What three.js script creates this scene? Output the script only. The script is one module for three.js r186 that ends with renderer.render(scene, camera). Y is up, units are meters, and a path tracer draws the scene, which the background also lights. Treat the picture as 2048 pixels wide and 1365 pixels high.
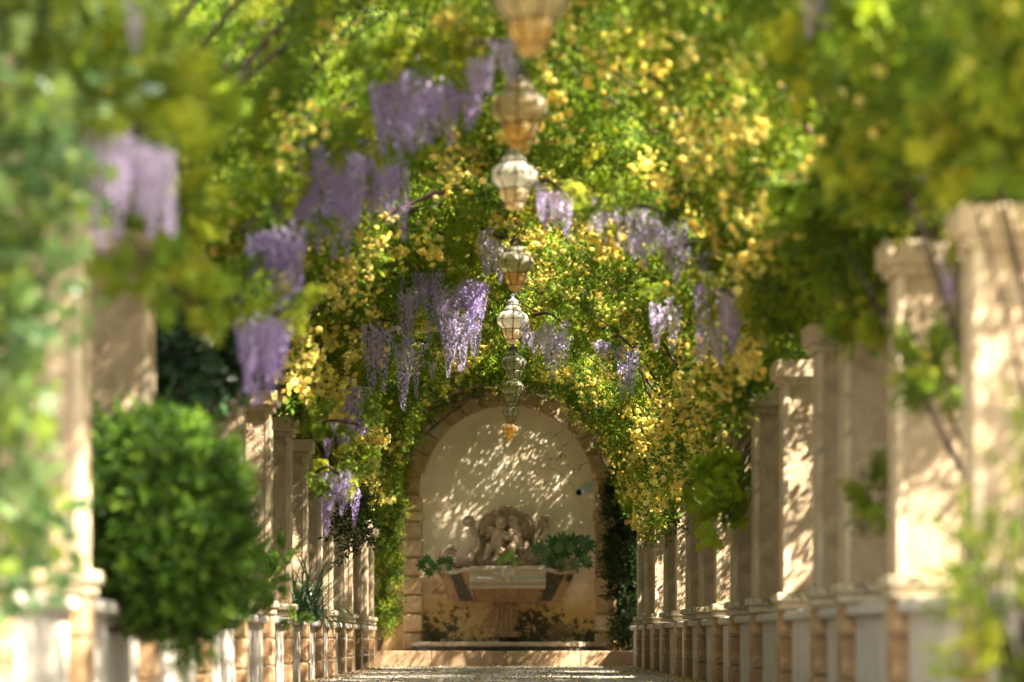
import * as THREE from 'three';
import { RoundedBoxGeometry } from 'three/addons/geometries/RoundedBoxGeometry.js';
import { ConvexGeometry } from 'three/addons/geometries/ConvexGeometry.js';
import { MarchingCubes } from 'three/addons/objects/MarchingCubes.js';
import { ImprovedNoise } from 'three/addons/math/ImprovedNoise.js';
import { mergeGeometries, toCreasedNormals } from 'three/addons/utils/BufferGeometryUtils.js';

// ------------------------------------------------------------------ camera, sky, sun, exposure
const F = 6200, VX = 1008, VY = 1278, EYE = 0.44;      // focal length and vanishing point, in pixels of the 2048 x 1365 photograph
const scene = new THREE.Scene();
const camera = new THREE.PerspectiveCamera(2 * Math.atan(682.5 / F) * 180 / Math.PI, 2048 / 1365, 0.3, 400);
camera.position.set(0, EYE, 0);
camera.lookAt(0, EYE, -10);
camera.setViewOffset(2048, 1365, 1024 - VX, 682.5 - VY, 2048, 1365);
camera.focus = 35.5;
camera.userData.fStop = 1.3;
camera.updateProjectionMatrix();

const renderer = new THREE.WebGLRenderer({ antialias: true });
renderer.toneMapping = THREE.LinearToneMapping;
renderer.toneMappingExposure = 7.6;
renderer.shadowMap.enabled = true;

const SUN = new THREE.Vector3(0.60, 0.74, 0.32).normalize();
{                                                                 // a hazy, faintly blue spring sky, paler towards the horizon
  const w = 64, h = 32, d = new Float32Array(w * h * 4);
  for (let y = 0; y < h; y++) for (let x = 0; x < w; x++) {
    const up = Math.max(0, Math.sin(((y + 0.5) / h - 0.5) * Math.PI)), k = Math.pow(up, 0.55), i = (y * w + x) * 4;
    d[i] = 0.76 + (0.38 - 0.76) * k; d[i + 1] = 0.75 + (0.42 - 0.75) * k; d[i + 2] = 0.71 + (0.48 - 0.71) * k; d[i + 3] = 1;
  }
  const t = new THREE.DataTexture(d, w, h, THREE.RGBAFormat, THREE.FloatType);
  t.mapping = THREE.EquirectangularReflectionMapping; t.magFilter = t.minFilter = THREE.LinearFilter; t.needsUpdate = true;
  scene.background = t; scene.environment = t;
}
const sun = new THREE.DirectionalLight(0xfff3e2, 5);
sun.position.copy(SUN).multiplyScalar(60).add(new THREE.Vector3(0, 0, -28));
sun.target.position.set(0, 0, -28);
sun.castShadow = true;
sun.shadow.mapSize.set(2048, 2048);
Object.assign(sun.shadow.camera, { left: -30, right: 30, top: 30, bottom: -30, near: 1, far: 140 });
scene.add(sun, sun.target);

// ------------------------------------------------------------------ helpers
let seed = 1234567;
const rnd = () => { seed = (seed + 0x6D2B79F5) | 0; let t = Math.imul(seed ^ (seed >>> 15), 1 | seed); t = (t + Math.imul(t ^ (t >>> 7), 61 | t)) ^ t; return ((t ^ (t >>> 14)) >>> 0) / 4294967296; };
const rr = (a, b) => a + (b - a) * rnd();
const pick = (a) => a[Math.floor(rnd() * a.length)];
const gauss = () => (rnd() + rnd() + rnd() + rnd() - 2) * 0.87;
const clamp = (x, a = 0, b = 1) => Math.min(b, Math.max(a, x));
const smooth = (a, b, x) => { const t = clamp((x - a) / (b - a)); return t * t * (3 - 2 * t); };
const lerp = (a, b, t) => a + (b - a) * t;
const V = (x, y, z) => new THREE.Vector3(x, y, z);
const perlin = new ImprovedNoise();
const noise = (x, y, z = 0.37) => perlin.noise(x, y, z);
const fbm = (x, y, z = 0.37, o = 4) => { let s = 0, a = 0.5, f = 1; for (let i = 0; i < o; i++) { s += a * perlin.noise(x * f + i * 17.3, y * f + i * 9.1, z * f); a *= 0.5; f *= 2.03; } return s; };
// measured place in the photograph and distance along the walk -> point in the scene
const at = (px, py, d) => V((px - VX) / F * d, EYE + (VY - py) / F * d, -d);

const taken = {};
function numbered(name) { const n = taken[name] = (taken[name] ?? -1) + 1; return n ? `${name}_${String(n).padStart(3, '0')}` : name; }
function thing(name, label, category, pos = [0, 0, 0], group) {
  const o = new THREE.Group(); o.name = numbered(name); o.position.set(...pos);
  o.userData = { label, category }; if (group) o.userData.group = group;
  scene.add(o); return o;
}
function part(name, geo, mat, parent, kind) {
  const m = new THREE.Mesh(Array.isArray(geo) ? merge(geo) : geo, mat); m.name = name; m.castShadow = m.receiveShadow = true;
  if (kind) m.userData.kind = kind;
  parent.add(m); return m;
}
function struct(name, geo, mat) { const m = part(name, geo, mat, scene); m.userData.kind = 'structure'; return m; }
function merge(list) {
  const gs = list.map((g) => { const n = g.index ? g.toNonIndexed() : g; for (const k of Object.keys(n.attributes)) if (!['position', 'normal', 'uv', 'color'].includes(k)) n.deleteAttribute(k); if (!n.attributes.uv) n.setAttribute('uv', new THREE.BufferAttribute(new Float32Array(n.attributes.position.count * 2), 2)); n.clearGroups(); return n; });
  const anyColor = gs.some((g) => g.attributes.color);
  if (anyColor) for (const g of gs) if (!g.attributes.color) g.setAttribute('color', new THREE.BufferAttribute(new Float32Array(g.attributes.position.count * 3).fill(1), 3));
  return mergeGeometries(gs);
}
// uv in metres from the face's dominant direction
function planar(g, ox = 0, oy = 0) {
  g = g.index ? g.toNonIndexed() : g; if (!g.attributes.normal) g.computeVertexNormals();
  const p = g.attributes.position, n = g.attributes.normal, uv = new Float32Array(p.count * 2);
  for (let i = 0; i < p.count; i += 3) {
    let nx = 0, ny = 0, nz = 0;
    for (let k = 0; k < 3; k++) { nx += n.getX(i + k); ny += n.getY(i + k); nz += n.getZ(i + k); }
    nx = Math.abs(nx); ny = Math.abs(ny); nz = Math.abs(nz);
    for (let k = 0; k < 3; k++) {
      const x = p.getX(i + k), y = p.getY(i + k), z = p.getZ(i + k);
      const [u, v] = nx >= ny && nx >= nz ? [z, y] : ny >= nz ? [x, z] : [x, y];
      uv[(i + k) * 2] = u + ox; uv[(i + k) * 2 + 1] = v + oy;
    }
  }
  g.setAttribute('uv', new THREE.BufferAttribute(uv, 2)); return g;
}
function box(x0, x1, y0, y1, z0, z1, r = 0.012, seg = 2) {
  const w = x1 - x0, h = y1 - y0, d = z1 - z0, g = new RoundedBoxGeometry(w, h, d, seg, Math.min(r, w / 2.1, h / 2.1, d / 2.1));
  g.translate((x0 + x1) / 2, (y0 + y1) / 2, (z0 + z1) / 2); return planar(g, rr(0, 3), rr(0, 3));
}
// roughen a box-like geometry: every vertex moved a little, the same way for the same place
function rough(g, amp, f = 9) {
  const p = g.attributes.position;
  for (let i = 0; i < p.count; i++) { const x = p.getX(i), y = p.getY(i), z = p.getZ(i); p.setXYZ(i, x + amp * noise(x * f, y * f, z * f + 3), y + amp * noise(x * f + 7, y * f, z * f), z + amp * noise(x * f, y * f + 5, z * f)); }
  g.computeVertexNormals(); return g;
}
function tube(pts, r, seg = 24, rad = 7, r1 = r) {
  const c = new THREE.CatmullRomCurve3(pts), g = new THREE.TubeGeometry(c, seg, 1, rad, false), p = g.attributes.position, q = V();
  for (let i = 0; i <= seg; i++) { const c0 = c.getPointAt(i / seg), k = lerp(r, r1, i / seg); for (let j = 0; j <= rad; j++) { const n = i * (rad + 1) + j; q.fromBufferAttribute(p, n).sub(c0).multiplyScalar(k).add(c0); p.setXYZ(n, q.x, q.y, q.z); } }
  return g;
}

// ------------------------------------------------------------------ textures
function dataTex(n, fn, srgb, rep = 1) {
  const d = new Uint8Array(n * n * 4);
  for (let y = 0; y < n; y++) for (let x = 0; x < n; x++) { const c = fn(x / n, y / n, x, y), i = (y * n + x) * 4; for (let k = 0; k < 3; k++) d[i + k] = clamp(Array.isArray(c) ? c[k] : c, 0, 1) * 255; d[i + 3] = 255; }
  const t = new THREE.DataTexture(d, n, n); t.wrapS = t.wrapT = THREE.RepeatWrapping; t.magFilter = t.minFilter = THREE.LinearFilter;
  if (srgb) t.colorSpace = THREE.SRGBColorSpace; t.repeat.set(1 / rep, 1 / rep); t.needsUpdate = true; return t;
}
// tileable fractal noise on the unit square
const tile = (u, v, f, o = 4, s = 0) => { let r = 0, a = 0.5; for (let i = 0; i < o; i++) { const A = u * Math.PI * 2, B = v * Math.PI * 2, R = f / 6.283; r += a * perlin.noise(Math.cos(A) * R + 5 * i + s, Math.sin(A) * R + Math.cos(B) * R * 0.731 + s * 1.7, Math.sin(B) * R + i * 3.1); a *= 0.5; f *= 2; } return r; };
const mixc = (a, b, t) => a.map((x, i) => lerp(x, b[i], t));
const sR = (r, g, b) => [r / 255, g / 255, b / 255];

const stuccoBump = dataTex(512, (u, v) => { const a = tile(u, v, 90, 2), b = tile(u, v, 16, 3, 4); return 0.5 + 0.9 * Math.max(-0.25, a) + 0.25 * b; }, false, 1.1);
const stuccoCol = dataTex(512, (u, v) => { const a = tile(u, v, 8, 5, 2), b = tile(u, v, 60, 2, 9); return mixc(sR(190, 168, 136), sR(156, 133, 104), clamp(0.45 + 1.1 * a + 0.5 * b)); }, true, 1.1);
const stoneCol = dataTex(512, (u, v) => { const a = tile(u, v, 6, 5, 1), b = tile(u, v, 80, 2, 3), c = tile(u, v, 20, 3, 6); let k = mixc(sR(202, 184, 154), sR(170, 148, 116), clamp(0.4 + 1.2 * a + 0.35 * b)); return mixc(k, sR(120, 108, 88), clamp((c - 0.18) * 4) * 0.5); }, true, 1.3);
const stoneBump = dataTex(256, (u, v) => 0.5 + 0.6 * tile(u, v, 30, 4, 8), false, 0.5);
const sandCol = dataTex(512, (u, v) => { const a = tile(u, v, 5, 5, 7), b = tile(u, v, 50, 3, 2), c = tile(u, v * 2, 9, 3, 12); let k = mixc(sR(176, 146, 108), sR(138, 106, 74), clamp(0.5 + 1.3 * a + 0.5 * b)); return mixc(k, sR(205, 176, 130), clamp((c - 0.12) * 3) * 0.8); }, true, 0.9);
const whiteCol = dataTex(512, (u, v) => { const a = tile(u, v * 0.5, 7, 5, 5), s = tile(u, Math.floor(v * 2) * 0.5, 40, 3, 14) + 0.5 * tile(u, v, 14, 3, 8); let k = mixc(sR(192, 185, 174), sR(168, 160, 147), clamp(0.4 + 1.2 * a)); return mixc(k, sR(140, 130, 112), clamp((s - 0.1) * 2.2) * 0.65); }, true, 1.6);
const gravelCol = dataTex(1024, (u, v) => { const a = tile(u, v, 8, 4, 3), b = perlin.noise(u * 190, v * 190, 1.5) + 0.6 * perlin.noise(u * 90, v * 90, 4.5); return mixc(sR(186, 176, 160), sR(128, 119, 106), clamp(0.45 + 0.7 * a + 0.7 * b)); }, true, 1.2);
const gravelBump = dataTex(1024, (u, v) => 0.5 + 0.5 * Math.max(perlin.noise(u * 190, v * 190, 1.5), perlin.noise(u * 120, v * 120, 7.5)), false, 1.2);
const barkBump = dataTex(256, (u, v) => 0.5 + 0.8 * tile(u, v * 0.25, 22, 3, 5), false, 0.3);
const soilCol = dataTex(256, (u, v) => mixc(sR(170, 152, 118), sR(112, 104, 66), clamp(0.5 + 1.4 * tile(u, v, 12, 5, 3))), true, 3);  // unseen outer ground, paled to bounce light under the pergola

const lichenCol = dataTex(512, (u, v) => { const a = tile(u, v, 6, 5, 61), b = tile(u, v, 60, 2, 3), c = tile(u, v, 14, 4, 66); let k = mixc(sR(204, 188, 158), sR(168, 148, 116), clamp(0.4 + 1.2 * a + 0.4 * b)); return mixc(k, sR(88, 82, 66), clamp((c - 0.03) * 4) * 0.8); }, true, 1.1);
const std = (o) => new THREE.MeshStandardMaterial({ roughness: 0.9, ...o });
const M = {
  stucco: std({ map: stuccoCol, bumpMap: stuccoBump, bumpScale: 0.011 }),
  trim: std({ map: stoneCol, bumpMap: stoneBump, bumpScale: 0.002 }),
  sand: std({ map: sandCol, bumpMap: stoneBump, bumpScale: 0.006 }),
  lichen: std({ map: lichenCol, bumpMap: stoneBump, bumpScale: 0.004 }),
  sandPale: std({ map: sandCol, color: 0xfff2e2, bumpMap: stoneBump, bumpScale: 0.006 }),
  white: std({ map: whiteCol, bumpMap: stoneBump, bumpScale: 0.003, roughness: 0.8 }),
  coping: std({ map: whiteCol, bumpMap: stoneBump, bumpScale: 0.004 }),
  gravel: std({ map: gravelCol, bumpMap: gravelBump, bumpScale: 0.012, roughness: 0.95 }),
  soil: std({ map: soilCol, roughness: 1 }),
  bark: std({ color: 0x4a3a2c, bumpMap: barkBump, bumpScale: 0.01 }),
  barkPale: std({ color: 0x75604a, bumpMap: barkBump, bumpScale: 0.008 }),
  iron: std({ color: 0x6e3f36, roughness: 0.7, bumpMap: stoneBump, bumpScale: 0.002 }),
  darkIron: std({ color: 0x241d17, roughness: 0.55, metalness: 0.5 }),
};
const leafy = (o) => new THREE.MeshPhysicalMaterial({ side: THREE.DoubleSide, roughness: 1, transmission: 0.5, thickness: 0, color: 0xffffff, specularIntensity: 0.2, clearcoat: 0.08, clearcoatRoughness: 0.3, ...o });
const L = {
  leaf: leafy({}),
  glossy: leafy({ transmission: 0.35, clearcoat: 0.8, clearcoatRoughness: 0.28 }),
  dark: leafy({ transmission: 0.2, clearcoat: 0.2, clearcoatRoughness: 0.5 }),
  petal: leafy({ transmission: 0.4, clearcoat: 0, specularIntensity: 0.15, vertexColors: true }),
};
const lin = (r, g, b) => new THREE.Color().setRGB(r, g, b);

// ------------------------------------------------------------------ leaves, sprays, flowers
// a bent, folded leaf: base at the origin, length l along +y, facing +z
function leafGeo(l, w, bend = 0.2, fold = 0.25) {
  const pos = [], idx = [], P = [[0, 0], [0.3, 0.8], [0.62, 0.85], [1, 0]];
  const mid = P.map(([t]) => [0, t * l, -bend * l * t * t]);
  mid.forEach((m) => pos.push(...m));
  for (const s of [-1, 1]) for (const [t, k] of [P[1], P[2]]) pos.push(s * k * w / 2, t * l * 0.97, -bend * l * t * t + fold * k * w / 2);
  const tri = (a, b, c) => idx.push(a, b, c);
  for (const [a, b, s] of [[4, 5, 1], [6, 7, -1]]) { const T = (x, y, z) => s > 0 ? tri(x, z, y) : tri(x, y, z); T(0, a, 1); T(1, a, b); T(1, b, 2); T(2, b, 3); }
  const g = new THREE.BufferGeometry(); g.setAttribute('position', new THREE.Float32BufferAttribute(pos, 3)); g.setIndex(idx); g.computeVertexNormals(); return g;
}
// a lobed leaf (vine, ivy, philodendron): outline in (angle, radius) round the stalk's end
function lobedGeo(size, lobes, deep, bend = 0.25) {
  const pos = [0, 0, 0], idx = [], n = lobes * 4;
  for (let i = 0; i <= n; i++) {
    const a = -Math.PI * 0.86 + i / n * Math.PI * 1.72, k = 0.5 + 0.5 * Math.cos((i / n - 0.5) * lobes * 2 * Math.PI), r = size * (0.62 + 0.38 * Math.cos(a * 0.55)) * (1 - deep * (1 - k));
    const x = Math.sin(a) * r, y = Math.cos(a) * r + size * 0.25; pos.push(x, y, -bend * (y * y + x * x * 0.7) / size + 0.06 * size * k);
    if (i) idx.push(0, i + 1, i);
  }
  const g = new THREE.BufferGeometry(); g.setAttribute('position', new THREE.Float32BufferAttribute(pos, 3)); g.setIndex(idx); g.computeVertexNormals(); return g;
}
const mat4 = new THREE.Matrix4(), quat = new THREE.Quaternion(), eul = new THREE.Euler();
function put(g, x, y, z, rx, ry, rz, s = 1) { const c = g.clone(); c.applyMatrix4(mat4.compose(V(x, y, z), quat.setFromEuler(eul.set(rx, ry, rz, 'YXZ')), V(s, s, s))); return c; }
function stick(a, b, r) { return tube([a, a.clone().lerp(b, 0.5), b], r, 2, 3, r * 0.6); }
// rose spray: a twig with compound leaves of three to five leaflets
function roseSpray(n = 5) {
  const list = [stick(V(0, 0, 0), V(0.01, 0.22, 0.01), 0.0025)];
  for (let i = 0; i < n; i++) {
    const y = 0.03 + i / n * 0.2, a = i * 2.4 + rr(-0.4, 0.4), len = rr(0.05, 0.08), lf = leafGeo(rr(0.048, 0.062), rr(0.021, 0.027), rr(0.1, 0.4));
    for (const [t, side] of [[1, 0], [0.6, 1], [0.6, -1], [0.25, 0.9], [0.25, -0.9]].slice(0, rnd() < 0.5 ? 3 : 5)) {
      const tilt = 0.9 + rr(-0.3, 0.5);
      const g = put(lf, 0, 0, 0, rr(-0.3, 0.3), rr(-0.4, 0.4), -side * 1.0, 0.75 + 0.35 * t); g.translate(0, len * t, 0);
      g.applyMatrix4(mat4.makeRotationX(tilt)); g.applyMatrix4(mat4.makeRotationY(a)); g.translate(0, y, 0); list.push(g);
    }
  }
  return merge(list);
}
// a pinnate wisteria leaf that droops
function pinnate(n = 6, len = 0.26) {
  const curve = (t) => V(0, len * (t - 0.35 * t * t * t), -len * 0.45 * t * t), list = [tube([0, 0.33, 0.66, 1].map(curve), 0.002, 4, 3, 0.001)];
  for (let i = 0; i <= n; i++) for (const s of i === n ? [0] : [-1, 1]) {
    const t = 0.2 + 0.8 * i / n, p = curve(t), lf = leafGeo(rr(0.055, 0.07), rr(0.02, 0.026), 0.35);
    list.push(put(lf, p.x, p.y, p.z, -0.5 - t * 0.7, 0, -s * rr(1.0, 1.3)));
  }
  return merge(list);
}
function pinnateSpray(k = 4) { const list = []; for (let i = 0; i < k; i++) list.push(put(pinnate(5 + i % 2, rr(0.2, 0.28)), 0, i * 0.03, 0, rr(0.4, 1.2), i * 6.28 / k + rr(-0.4, 0.4), 0)); return merge(list); }
function lobedSpray(k, size, lobes, deep) {
  const list = [stick(V(0, 0, 0), V(0.02, 0.24, 0.02), 0.003)];
  for (let i = 0; i < k; i++) { const a = i * 2.4 + rr(-0.4, 0.4), y = 0.03 + 0.2 * i / k, d = rr(0.04, 0.07); list.push(put(lobedGeo(size * rr(0.75, 1.15), lobes, deep), Math.sin(a) * d, y, Math.cos(a) * d, 0.7 + rr(-0.4, 0.6), a, rr(-0.4, 0.4))); }
  return merge(list);
}
function ovalSpray(k, l, w) {
  const list = [stick(V(0, 0, 0), V(0.01, 0.2, 0), 0.003)];
  for (let i = 0; i < k; i++) { const a = i * 2.4 + rr(-0.3, 0.3); list.push(put(leafGeo(l * rr(0.75, 1.2), w * rr(0.85, 1.15), rr(0.1, 0.35)), 0, 0.02 + 0.18 * i / k, 0, rr(0.5, 1.3), a, 0)); }
  return merge(list);
}
const SPRAY = { rose: [roseSpray(5), roseSpray(6), roseSpray(5)], wist: [pinnateSpray(4), pinnateSpray(5)], ivy: [lobedSpray(7, 0.042, 5, 0.35), lobedSpray(8, 0.046, 5, 0.35)], vine: [lobedSpray(6, 0.075, 5, 0.32), lobedSpray(5, 0.085, 5, 0.3)], oval: [ovalSpray(11, 0.06, 0.027), ovalSpray(13, 0.055, 0.025)], broad: [ovalSpray(9, 0.095, 0.055), ovalSpray(8, 0.1, 0.06)] };

// a double yellow rose: rings of petals round a darker eye
function blossomGeo() {
  const list = [], cols = [lin(0.95, 0.76, 0.10), lin(0.96, 0.83, 0.19), lin(0.96, 0.88, 0.33)];
  [[5, 0.55, 0.012], [7, 0.95, 0.02], [9, 1.35, 0.027]].forEach(([n, tilt, l], ring) => {
    for (let i = 0; i < n; i++) {
      const w = l * 0.85, a = (i + ring * 0.5) / n * 6.283 + rr(-0.15, 0.15);
      const g = new THREE.BufferGeometry(); g.setAttribute('position', new THREE.Float32BufferAttribute([0, 0, 0, -w / 2, l * 0.65, 0.004, 0, l * 1.05, -0.003, w / 2, l * 0.65, 0.004, 0, l * 0.5, -0.004], 3)); g.setIndex([0, 4, 1, 1, 4, 2, 2, 4, 3, 3, 4, 0]); g.computeVertexNormals();
      const c = cols[ring].clone().multiplyScalar(rr(0.9, 1.05)), arr = []; for (let k = 0; k < 5; k++) arr.push(c.r, c.g, c.b); g.setAttribute('color', new THREE.Float32BufferAttribute(arr, 3));
      g.applyMatrix4(mat4.makeRotationX(tilt + rr(-0.12, 0.12))); g.applyMatrix4(mat4.makeRotationY(a)); list.push(g);
    }
  });
  return merge(list);
}
const BLOSSOM = [blossomGeo(), blossomGeo(), blossomGeo()];
// a hanging wisteria raceme: florets in a tapering cone
function racemeGeo(len, rad, n, pale) {
  const list = [tube([V(0, 0.04, 0), V(0.004, -len * 0.5, 0.003), V(0, -len, 0)], 0.003, 4, 3, 0.001)];
  { const c = []; for (let i = 0; i < list[0].attributes.position.count; i++) c.push(0.12, 0.13, 0.05); list[0].setAttribute('color', new THREE.Float32BufferAttribute(c, 3)); }
  for (let i = 0; i < n; i++) {
    const t = (i + 0.5) / n, r = rad * (0.35 + 0.65 * Math.sin(Math.PI * Math.min(1, 0.25 + 0.2 * t + 0.3))) * (1 - 0.82 * t ** 1.6) * rr(0.75, 1.15), a = i * 2.39996 + rr(-0.3, 0.3), s = (0.026 - 0.014 * t) * rr(0.85, 1.15);
    const banner = mixc([0.68, 0.58, 0.88], [0.48, 0.35, 0.74], clamp(t * 1.2 + rr(-0.2, 0.2))), keel = mixc([0.50, 0.32, 0.74], [0.34, 0.18, 0.58], t), fl = [];
    const quad = (w, h, rx, c, y0 = 0) => { const g = new THREE.BufferGeometry(); g.setAttribute('position', new THREE.Float32BufferAttribute([0, y0, 0, -w, y0 + h * 0.6, 0.15 * h, 0, y0 + h, 0, w, y0 + h * 0.6, 0.15 * h], 3)); g.setIndex([0, 1, 2, 0, 2, 3]); g.computeVertexNormals(); g.applyMatrix4(mat4.makeRotationX(rx)); const k = mixc(c, [0.70, 0.62, 0.72], pale), arr = []; for (let q = 0; q < 4; q++) arr.push(...k); g.setAttribute('color', new THREE.Float32BufferAttribute(arr, 3)); return g; };
    fl.push(quad(s * 0.62, s * 1.15, 0.35, banner), quad(s * 0.3, s * 0.9, 1.2, keel), quad(s * 0.32, s * 0.85, 1.75, keel));
    for (const g of fl) { g.applyMatrix4(mat4.makeRotationY(rr(-0.4, 0.4))); g.translate(0, 0, r); g.applyMatrix4(mat4.makeRotationY(a)); g.translate(0, -len * t, 0); list.push(g); }
  }
  return merge(list);
}
const RACEME = [racemeGeo(0.42, 0.054, 96, 0.12), racemeGeo(0.36, 0.058, 84, 0.25), racemeGeo(0.5, 0.048, 100, 0.15), racemeGeo(0.3, 0.054, 66, 0.1), racemeGeo(0.46, 0.05, 84, 0.35)];
const RACEME_PALE = [racemeGeo(0.42, 0.05, 95, 0.55), racemeGeo(0.5, 0.045, 100, 0.5), racemeGeo(0.34, 0.05, 80, 0.65)];

const dummy = new THREE.Object3D();
// pts: [{p, s, q}] ; palette: list of [r,g,b] linear
function scatter(name, geo, mat, pts, palette, parent) {
  const m = new THREE.InstancedMesh(geo, mat, pts.length); m.name = name; m.userData.kind = 'stuff'; m.castShadow = m.receiveShadow = true;
  const c = new THREE.Color();
  pts.forEach((o, i) => {
    dummy.position.copy(o.p); dummy.scale.setScalar(o.s ?? 1);
    if (o.up) dummy.quaternion.setFromUnitVectors(V(0, 1, 0), o.up).multiply(quat.setFromAxisAngle(V(0, 1, 0), o.spin ?? 0)); else dummy.rotation.set(rr(0, 6.28), rr(0, 6.28), rr(0, 6.28));
    dummy.updateMatrix(); m.setMatrixAt(i, dummy.matrix);
    const a = o.c ?? pick(palette), k = rr(0.75, 1.25); c.setRGB(a[0] * k * rr(0.92, 1.08), a[1] * k, a[2] * k); m.setColorAt(i, c);
  });
  parent.add(m); return m;
}
const PAL = {
  rose: [[0.09, 0.17, 0.010], [0.13, 0.21, 0.010], [0.2, 0.27, 0.012], [0.05, 0.11, 0.010], [0.26, 0.29, 0.013]],
  wist: [[0.17, 0.24, 0.013], [0.24, 0.3, 0.014], [0.12, 0.19, 0.012], [0.29, 0.31, 0.016]],
  ivy: [[0.06, 0.13, 0.03], [0.12, 0.2, 0.05], [0.2, 0.28, 0.03], [0.16, 0.24, 0.07]],
  bush: [[0.08, 0.18, 0.010], [0.11, 0.23, 0.012], [0.16, 0.28, 0.014], [0.05, 0.12, 0.010]],
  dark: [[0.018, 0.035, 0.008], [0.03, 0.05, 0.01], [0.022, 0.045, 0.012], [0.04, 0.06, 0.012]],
  petal: [[1, 1, 1], [1, 0.97, 0.9], [0.97, 0.9, 0.75], [1, 1, 1.2]],
};

// ------------------------------------------------------------------ ground, path, fountain wall
const ZW = 50.5, SW = F / ZW;                                    // the niche wall and its pixels per metre
const CX = 0.08;                                                 // axis of the fountain and the lanterns
const wx = (px) => (px - VX) / SW, wy = (py) => EYE + (VY - py) / SW;
{
  const g = new THREE.PlaneGeometry(400, 400, 1, 1); g.rotateX(-Math.PI / 2); g.translate(0, -0.012, -60); struct('ground', planar(g), M.soil);
  const p = new THREE.PlaneGeometry(4.3, 55, 40, 500); p.rotateX(-Math.PI / 2); p.translate(0, 0, -22.5);
  const q = p.attributes.position; for (let i = 0; i < q.count; i++) q.setY(i, 0.006 * fbm(q.getX(i) * 2.2, q.getZ(i) * 2.2));
  p.computeVertexNormals(); struct('gravel_path', planar(p), M.gravel);
}
const nicheCol = dataTex(1024, (u, v, x, y) => {                  // u, v over 2.81 m x 4.3 m of plaster
  const X = u * 2.81, Y = v * 4.3, n = fbm(X * 1.3, Y * 1.3, 2.1, 5), f = fbm(X * 9, Y * 9, 5.1, 4);
  let c = mixc(sR(242, 224, 196), sR(230, 208, 176), clamp(0.45 + 1.3 * n + 0.5 * f));
  c = mixc(c, sR(176, 138, 74), clamp((1.55 - Y + 0.5 * n + 0.15 * f) * 1.6) * 0.75);        // ochre wash of the lower wall
  const moss = clamp((0.74 + 1.2 * n + 1.1 * f + 0.9 * fbm(X * 26, Y * 26, 3.3, 3) - Y) * 3);      // speckled moss and algae along the foot of the wall
  c = mixc(c, sR(58, 54, 36), moss * 0.88);
  const bare = clamp((fbm(X * 2.6 + 4, Y * 2.1, 8.3, 5) + 0.35 * f - 0.12) * 14) * clamp((1.5 - Y) * 4); c = mixc(c, sR(150, 118, 78), bare * 0.7);   // flaked patches
  const vein = Math.abs(fbm(X * 2.4 + 9, Y * 2.4, 1.3, 4)), dry = clamp((X - 1.4) * 1.2) * clamp((Y - 2.5) * 1.5);
  c = mixc(c, sR(110, 90, 62), clamp(1 - vein * 45) * dry * 0.8);                             // dead ivy traces upper right
  return c;
}, true);
nicheCol.wrapS = nicheCol.wrapT = THREE.ClampToEdgeWrapping;
const plasterBump = dataTex(256, (u, v) => 0.5 + 0.6 * tile(u, v, 16, 4, 8), false, 1.4);
const blockMats = [0xffffff, 0xf4ece2, 0xe6ddd2, 0xfff6ea].map((c) => std({ map: stoneCol, color: new THREE.Color(c).multiply(new THREE.Color(0xfff8ee)), bumpMap: stoneBump, bumpScale: 0.01 }));
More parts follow.
